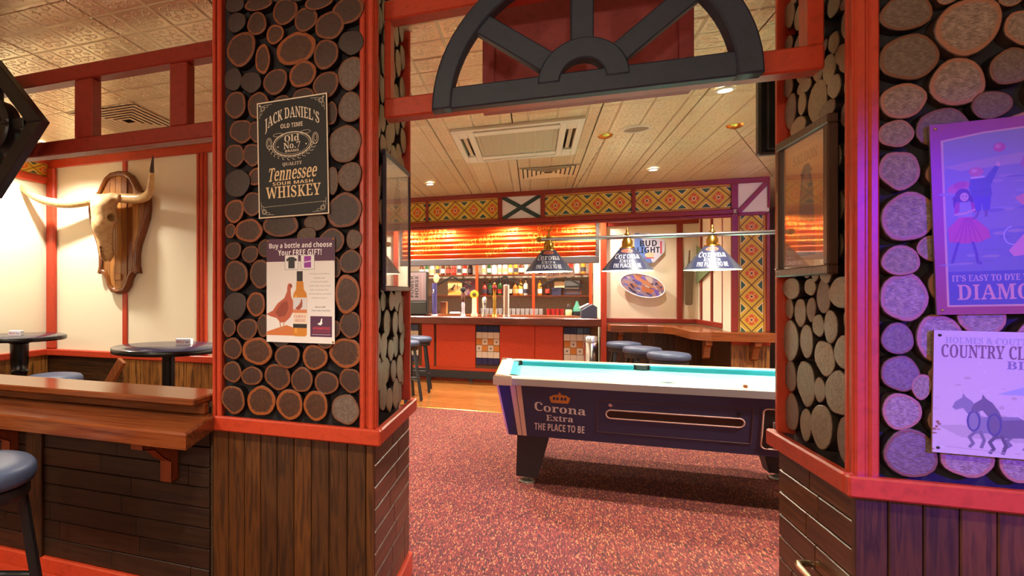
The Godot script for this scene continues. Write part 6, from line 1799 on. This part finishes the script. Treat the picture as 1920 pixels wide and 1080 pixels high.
func bottles() -> void:
	var protos := [bottle_proto(0), bottle_proto(1), bottle_proto(2)]
	var cols := [["amber", rgb(176, 92, 30)], ["green", rgb(44, 78, 36)], ["clear", rgb(186, 190, 186)], ["dark", rgb(34, 22, 18)], ["golden", rgb(206, 142, 50)], ["brown", rgb(92, 46, 22)], ["pale", rgb(214, 206, 186)], ["red", rgb(150, 40, 30)]]
	var labs := [rgb(224, 214, 190), rgb(206, 176, 110), rgb(60, 50, 60), rgb(190, 60, 44), rgb(230, 226, 220)]
	var caps := [rgb(30, 28, 30), rgb(190, 150, 70), rgb(160, 30, 30), rgb(210, 206, 200)]
	var bays := [[1.735, -2.0, -1.02, 10, "upper", "left"], [1.735, -0.88, -0.06, 9, "upper", "middle"], [1.735, 0.07, 0.84, 8, "upper", "right"], [1.365, -0.86, -0.08, 9, "lower", "middle"], [1.365, 0.04, 0.29, 2, "lower", "right"]]
	for e in bays:
		for i in e[3]:
			var k := rng.randi() % 3
			var c: Array = cols[rng.randi() % cols.size()]
			var u: float = lerpf(e[1], e[2], (i + 0.5) / e[3])
			var t := thing("bottle", V(u, e[0] + 0.001, 10.33), "%s bottle, %s from the left on the %s back-bar shelf, %s bay" % [c[0], NTH[i], e[4], e[5]], "bottle", "bottles on the back bar")
			part(t, "glass", protos[k][0], mat("bottle_" + c[0], c[1], 0.08))
			part(t, "cap", protos[k][1], mat("cap_%d" % (i % 4), caps[i % 4], 0.4))
			part(t, "paper_label", protos[k][2], mat("label_%d" % (rng.randi() % 5), labs[0], 0.6))
	for i in 5: mat("label_%d" % i).albedo_color = labs[i]
	# boxes and pictures on the lower shelf
	var p := Pic.new(80, 100, rgb(206, 170, 104))
	p.poly([Vector2(14, 60), Vector2(36, 20), Vector2(44, 22), Vector2(30, 64)], rgb(90, 60, 40)); p.line([Vector2(54, 14), Vector2(56, 70)], 3, rgb(90, 60, 40)); p.rect(6, 74, 66, 20, rgb(222, 176, 70))
	var t := thing("carton", V(-1.34, 1.366, 10.36), "tan printed carton on the lower back-bar shelf, left bay", "carton")
	board(t, "card", 0.25, 0.25, 0.12, print_mat("carton_print", p.texture(), 0.6), mat("carton_side", rgb(176, 140, 86), 0.7), Vector3(0, 0.125, -0.06))
	p = Pic.new(80, 100, rgb(130, 104, 124))
	for i in 40: p.ell(rng.randf() * 80, rng.randf() * 100, rng.randf_range(3, 12), rng.randf_range(3, 9), [rgb(104, 84, 120), rgb(176, 130, 130), rgb(200, 170, 160), rgb(150, 60, 60)][i % 4])
	t = thing("picture_card", V(-1.09, 1.366, 10.40), "mauve picture card leaning on the lower back-bar shelf, left bay", "card")
	board(t, "card", 0.2, 0.27, 0.02, print_mat("mauve_print", p.texture(), 0.5), mat("paper"), Vector3(0, 0.135, 0))
	p = Pic.new(160, 120, rgb(62, 56, 74))
	p.rect(0, 0, 160, 46, rgb(150, 170, 190)); p.poly([Vector2(0, 46), Vector2(160, 40), Vector2(160, 60), Vector2(0, 66)], rgb(60, 70, 78)); p.rect(10, 60, 140, 8, rgb(190, 176, 160)); p.rect(20, 80, 120, 30, rgb(90, 62, 60))
	t = thing("landscape_picture", V(0.62, 1.366, 10.42), "small framed landscape on the lower back-bar shelf, right bay", "picture")
	board(t, "print", 0.26, 0.24, 0.02, print_mat("landscape_print", p.texture(), 0.3), mat("oval_rim"), Vector3(0, 0.13, 0))
	for s in [-1.0, 1.0]: part(t, "frame_stile", MB.new().box(Vector3(s * 0.137, 0.13, 0.012), Vector3(0.024, 0.26, 0.03), 0.003), mats["bar_wood"])
	t = thing("carton", V(0.37, 1.366, 10.36), "dark blue carton on the lower back-bar shelf, beside the landscape picture", "carton")
	board(t, "card", 0.15, 0.13, 0.12, mat("carton_blue", rgb(54, 50, 76), 0.5), mat("carton_blue"), Vector3(0, 0.065, -0.06))
	t = thing("paper_pile", V(0.42, 1.5, 10.36), "cream folded paper resting on the dark blue carton", "paper")
	board(t, "sheet", 0.16, 0.1, 0.08, mat("paper_tan", rgb(214, 184, 140), 0.7), mat("paper_tan"), Vector3(0, 0.05, -0.06))
	# glasses on the bench
	var gl := MB.new().lathe([Vector2(0, 0), Vector2(0.028, 0), Vector2(0.034, 0.11), Vector2(0.031, 0.11), Vector2(0.026, 0.008), Vector2(0, 0.008)], 14).mesh()
	var clear := mat("clear_glass", Color(0.95, 0.95, 0.95, 0.1), 0.05)
	clear.transparency = BaseMaterial3D.TRANSPARENCY_ALPHA
	for i in 14:
		var g := thing("drinking_glass", V(-0.83 + i * 0.073, 1.031, 10.06), "clear drinking glass, %s from the left in the row on the back bench" % NTH[i], "glass", "glasses on the back bench")
		part(g, "tumbler", gl, clear)
	for i in 4:
		var g := thing("red_tumbler", V(0.24 + i * 0.07, 1.031, 10.06), "red tumbler, %s from the left on the back bench" % NTH[i], "tumbler", "red tumblers on the back bench")
		part(g, "cup", gl, mat("red_plastic", rgb(176, 44, 40), 0.3))
	t = thing("shaker", V(0.55, 1.031, 10.06), "cream and dark jug standing right of the red tumblers", "jug")
	part(t, "body", MB.new().lathe([Vector2(0, 0), Vector2(0.05, 0), Vector2(0.055, 0.07), Vector2(0.04, 0.1)], 16), mat("jug_cream", rgb(214, 200, 150), 0.3))
	part(t, "stopper", MB.new().lathe([Vector2(0.04, 0.1), Vector2(0.045, 0.14), Vector2(0.02, 0.19), Vector2(0, 0.19)], 16), mat("jug_dark", rgb(56, 40, 34), 0.4))
	t = thing("teal_bottle", V(0.68, 1.031, 10.10), "squat teal glass bottle on the back bench near the till", "bottle")
	part(t, "glass", MB.new().lathe([Vector2(0, 0), Vector2(0.075, 0), Vector2(0.08, 0.06), Vector2(0.06, 0.12), Vector2(0.024, 0.2), Vector2(0.02, 0.235), Vector2(0, 0.24)], 18), mat("teal_glass", rgb(84, 150, 128), 0.12))
	part(t, "base_band", MB.new().lathe([Vector2(0.077, 0.0), Vector2(0.082, 0.06), Vector2(0.079, 0.07)], 18), mat("band_dark", rgb(36, 38, 44), 0.4))
	t = thing("cloth_bundle", V(0.815, 1.031, 9.96), "folded white cloth on the back bench beside the teal bottle", "cloth")
	part(t, "fold", MB.new().box(Vector3(0, 0.022, 0), Vector3(0.17, 0.044, 0.08), 0.015), mat("cloth_white", rgb(224, 220, 214), 0.8))
	part(t, "blue_fold", MB.new().box(Vector3(0.02, 0.068, 0), Vector3(0.13, 0.046, 0.07), 0.015), mat("cloth_blue", rgb(66, 70, 120), 0.8))
	# staff sign, energy drink panel and till
	p = Pic.new(200, 64, rgb(226, 208, 184))
	p.text(letters("STAFF ONLY", sans), 18, 24, 160, 24, rgb(120, 86, 76))
	t = thing("staff_sign", V(0.375, 1.705, 9.072), "tilted cream staff only sign hanging behind the leftmost pool lamp", "sign")
	t.rotation.z = 0.09
	board(t, "card", 0.40, 0.13, 0.006, print_mat("staff_print", p.texture(), 0.5), mat("paper"), Vector3.ZERO)
	for s in [-1.0, 1.0]: part(t, "cord", MB.new().tube([Vector3(s * 0.17, 0.06, 0.003), Vector3(s * 0.17, 0.15, 0.003)], 0.003, 5), mats["black_metal"])
	p = Pic.new(120, 170, rgb(122, 104, 104))
	p.text(letters("POWER", sans), 0, 0, 1, 1, rgb(40, 34, 38), func(q: Vector2) -> Vector2: return Vector2(48 - q.y * 20, 150 - q.x * 130))
	p.text(letters("HORSE", sans), 0, 0, 1, 1, rgb(40, 34, 38), func(q: Vector2) -> Vector2: return Vector2(76 - q.y * 20, 150 - q.x * 130))
	p.rect(86, 16, 1.5, 130, rgb(166, 70, 76)); p.rect(98, 10, 3, 150, rgb(166, 120, 124))
	t = thing("drinks_cooler", V(-1.80, 1.042, 9.0), "dark countertop drinks cooler with grey lettered front at the left of the bar", "cooler")
	part(t, "body", MB.new().box(Vector3(0, 0.36, -0.09), Vector3(0.37, 0.71, 0.17), 0.012), mat("cooler_dark", rgb(36, 34, 34), 0.4))
	board(t, "lettered_front", 0.34, 0.46, 0.006, print_mat("cooler_print", p.texture(), 0.4), mats["cooler_dark"], Vector3(0, 0.47, -0.006))
	part(t, "lower_tray", MB.new().box(Vector3(0, 0.12, 0.0), Vector3(0.34, 0.2, 0.012), 0.004), mat("cooler_tray", rgb(46, 46, 42), 0.4))
	t = thing("till", V(0.752, 1.041, 8.95), "slanted slate grey till at the right end of the bar top", "till")
	part(t, "housing", MB.new().prism(PackedVector2Array([Vector2(-0.10, 0), Vector2(0.11, 0), Vector2(0.11, 0.16), Vector2(0.05, 0.2), Vector2(-0.02, 0.17), Vector2(-0.10, 0.11)]), -0.1, 0.1, Transform3D(), 0.006), mat("till_grey", rgb(62, 66, 84), 0.4))
	var pp := part(t, "receipt_paper", MB.new().box(Vector3(-0.055, 0.175, 0.0), Vector3(0.14, 0.02, 0.12), 0.006, Basis(Vector3.BACK, 0.5)), mat("cloth_white"))
	pp.set_meta("label", "crumpled white paper on the till")
	t = thing("bar_towel", V(-1.2, 1.0605, 9.24), "white folded bar towel on the counter behind the taps", "towel")
	part(t, "fold", MB.new().box(Vector3(0, 0.018, 0), Vector3(0.17, 0.036, 0.09), 0.012), mat("cloth_white"))
	t = thing("wooden_menu", V(-1.39, 1.0605, 9.26), "upright orange wooden menu holder beside the violet tap", "menu")
	part(t, "slab", MB.new().box(Vector3(0, 0.1, 0), Vector3(0.09, 0.2, 0.04), 0.004), mats["shelf_wood"])
	part(t, "side_slat", MB.new().box(Vector3(0.055, 0.1, 0), Vector3(0.02, 0.2, 0.05), 0.003), mat("slat_orange", rgb(206, 130, 70), 0.5))

func taps() -> void:
	var y := 1.041
	var w := 8.98
	var chrome: Material = mats["chrome"]
	var t := thing("beer_tap", V(-1.491, y, w), "tall violet lit beer tap with a cream badge, first from the left", "beer tap", "beer taps on the bar")
	part(t, "base", MB.new().lathe([Vector2(0, 0), Vector2(0.07, 0), Vector2(0.065, 0.015), Vector2(0.036, 0.03)], 18), chrome)
	part(t, "column", MB.new().lathe([Vector2(0.036, 0.03), Vector2(0.04, 0.05), Vector2(0.04, 0.5), Vector2(0.045, 0.52), Vector2(0.0, 0.525)], 18), mat("tap_violet_lit", rgb(104, 100, 170), 0.2, 0.5))  # violet light on the column is put into its colour
	part(t, "badge", MB.new().lathe([Vector2(0, 0.02), Vector2(0.055, 0.015), Vector2(0.055, -0.015), Vector2(0, -0.02)], 18, Transform3D(Basis(Vector3.RIGHT, PI / 2) * Basis.from_scale(Vector3(0.8, 1, 1.3)), Vector3(0.03, 0.6, 0))), mat("badge_cream", rgb(224, 196, 130), 0.4))
	part(t, "spout", MB.new().tube([Vector3(0.0, 0.42, 0.03), Vector3(0, 0.42, 0.09), Vector3(0, 0.36, 0.1)], 0.012, 8), chrome)
	t = thing("beer_tap", V(-1.039, y, w), "slim clear-stemmed beer tap with a dark round head, second from the left", "beer tap", "beer taps on the bar")
	part(t, "stem", MB.new().lathe([Vector2(0, 0), Vector2(0.045, 0), Vector2(0.03, 0.03), Vector2(0.024, 0.1), Vector2(0.03, 0.18), Vector2(0.02, 0.22)], 16), mat("tap_pearl", rgb(196, 184, 196), 0.15, 0.4))
	part(t, "handle", MB.new().lathe([Vector2(0.02, 0.22), Vector2(0.032, 0.26), Vector2(0.034, 0.34), Vector2(0.02, 0.38)], 16), mat("tap_brown", rgb(96, 60, 48), 0.3))
	part(t, "head", MB.new().lathe([Vector2(0.0, 0.375), Vector2(0.04, 0.39), Vector2(0.045, 0.42), Vector2(0.03, 0.45), Vector2(0, 0.455)], 16), mat("black_metal"))
	t = thing("beer_tap", V(-0.868, y, w), "cream beer tap with a round yellow badge, third from the left", "beer tap", "beer taps on the bar")
	part(t, "column", MB.new().lathe([Vector2(0, 0), Vector2(0.05, 0), Vector2(0.05, 0.03), Vector2(0.036, 0.06), Vector2(0.034, 0.28), Vector2(0, 0.29)], 16), mat("tap_cream", rgb(222, 206, 160), 0.25))
	part(t, "badge", MB.new().lathe([Vector2(0, 0.016), Vector2(0.062, 0.014), Vector2(0.066, 0), Vector2(0.062, -0.014), Vector2(0, -0.016)], 20, Transform3D(Basis(Vector3.RIGHT, PI / 2), Vector3(0, 0.34, 0.0))), mat("badge_yellow", rgb(222, 176, 50), 0.35))
	part(t, "badge_centre", MB.new().lathe([Vector2(0, 0.02), Vector2(0.03, 0.018), Vector2(0.03, 0.0)], 16, Transform3D(Basis(Vector3.RIGHT, PI / 2), Vector3(0, 0.34, 0.0))), mat("badge_olive", rgb(96, 74, 30), 0.4))
	t = thing("beer_tap", V(-0.715, y, w), "short chrome beer tap, fourth from the left", "beer tap", "beer taps on the bar")
	part(t, "column", MB.new().lathe([Vector2(0, 0), Vector2(0.045, 0), Vector2(0.04, 0.02), Vector2(0.024, 0.05), Vector2(0.032, 0.2), Vector2(0.042, 0.27), Vector2(0.02, 0.3), Vector2(0.0, 0.305)], 18), chrome)
	part(t, "nozzle", MB.new().tube([Vector3(0, 0.27, 0.03), Vector3(0, 0.27, 0.08), Vector3(0, 0.23, 0.085)], 0.01, 8), chrome)
	t = thing("beer_tap", V(-0.564, y, w), "slim brass beer tap with a red globe head, fifth from the left", "beer tap", "beer taps on the bar")
	part(t, "column", MB.new().lathe([Vector2(0, 0), Vector2(0.05, 0), Vector2(0.04, 0.02), Vector2(0.022, 0.05), Vector2(0.028, 0.12), Vector2(0.024, 0.24), Vector2(0.03, 0.3), Vector2(0.018, 0.36), Vector2(0.03, 0.41), Vector2(0, 0.42)], 18), mats["brass"])
	part(t, "globe", MB.new().lathe([Vector2(0, 0.41), Vector2(0.034, 0.43), Vector2(0.038, 0.455), Vector2(0.03, 0.48), Vector2(0, 0.49)], 16), mat("tap_red", rgb(132, 44, 50), 0.25))
	part(t, "finial", MB.new().lathe([Vector2(0.02, 0.485), Vector2(0.026, 0.51), Vector2(0, 0.53)], 12), mats["brass"])
	t = thing("beer_tap", V(-0.391, y, w), "thick chrome cylinder beer tap with two black handles, rightmost of the six", "beer tap", "beer taps on the bar")
	part(t, "column", MB.new().lathe([Vector2(0, 0), Vector2(0.065, 0), Vector2(0.06, 0.015), Vector2(0.047, 0.03), Vector2(0.047, 0.485), Vector2(0.04, 0.495), Vector2(0, 0.497)], 24), chrome)
	for s in [-1.0, 1.0]: part(t, "handle", MB.new().tube([Vector3(s * 0.028, 0.49, 0.02), Vector3(s * 0.03, 0.58, 0.03)], [0.01, 0.014], 8), mats["black_metal"])

func _ready() -> void:
	rng.seed = 7
	sans = SystemFont.new()
	sans.font_names = PackedStringArray(["Droid Sans"])
	sans.font_weight = 700
	serif = SystemFont.new()
	serif.font_names = PackedStringArray(["Droid Serif"])
	serif.font_weight = 700
	setup()
	shared_materials()
	lights()
	room()
	pillars()
	fan_arch()
	bulkhead()
	booth()
	pool_table()
	pool_lamps()
	fittings()
	bar()
	nook_signs()
	signs()
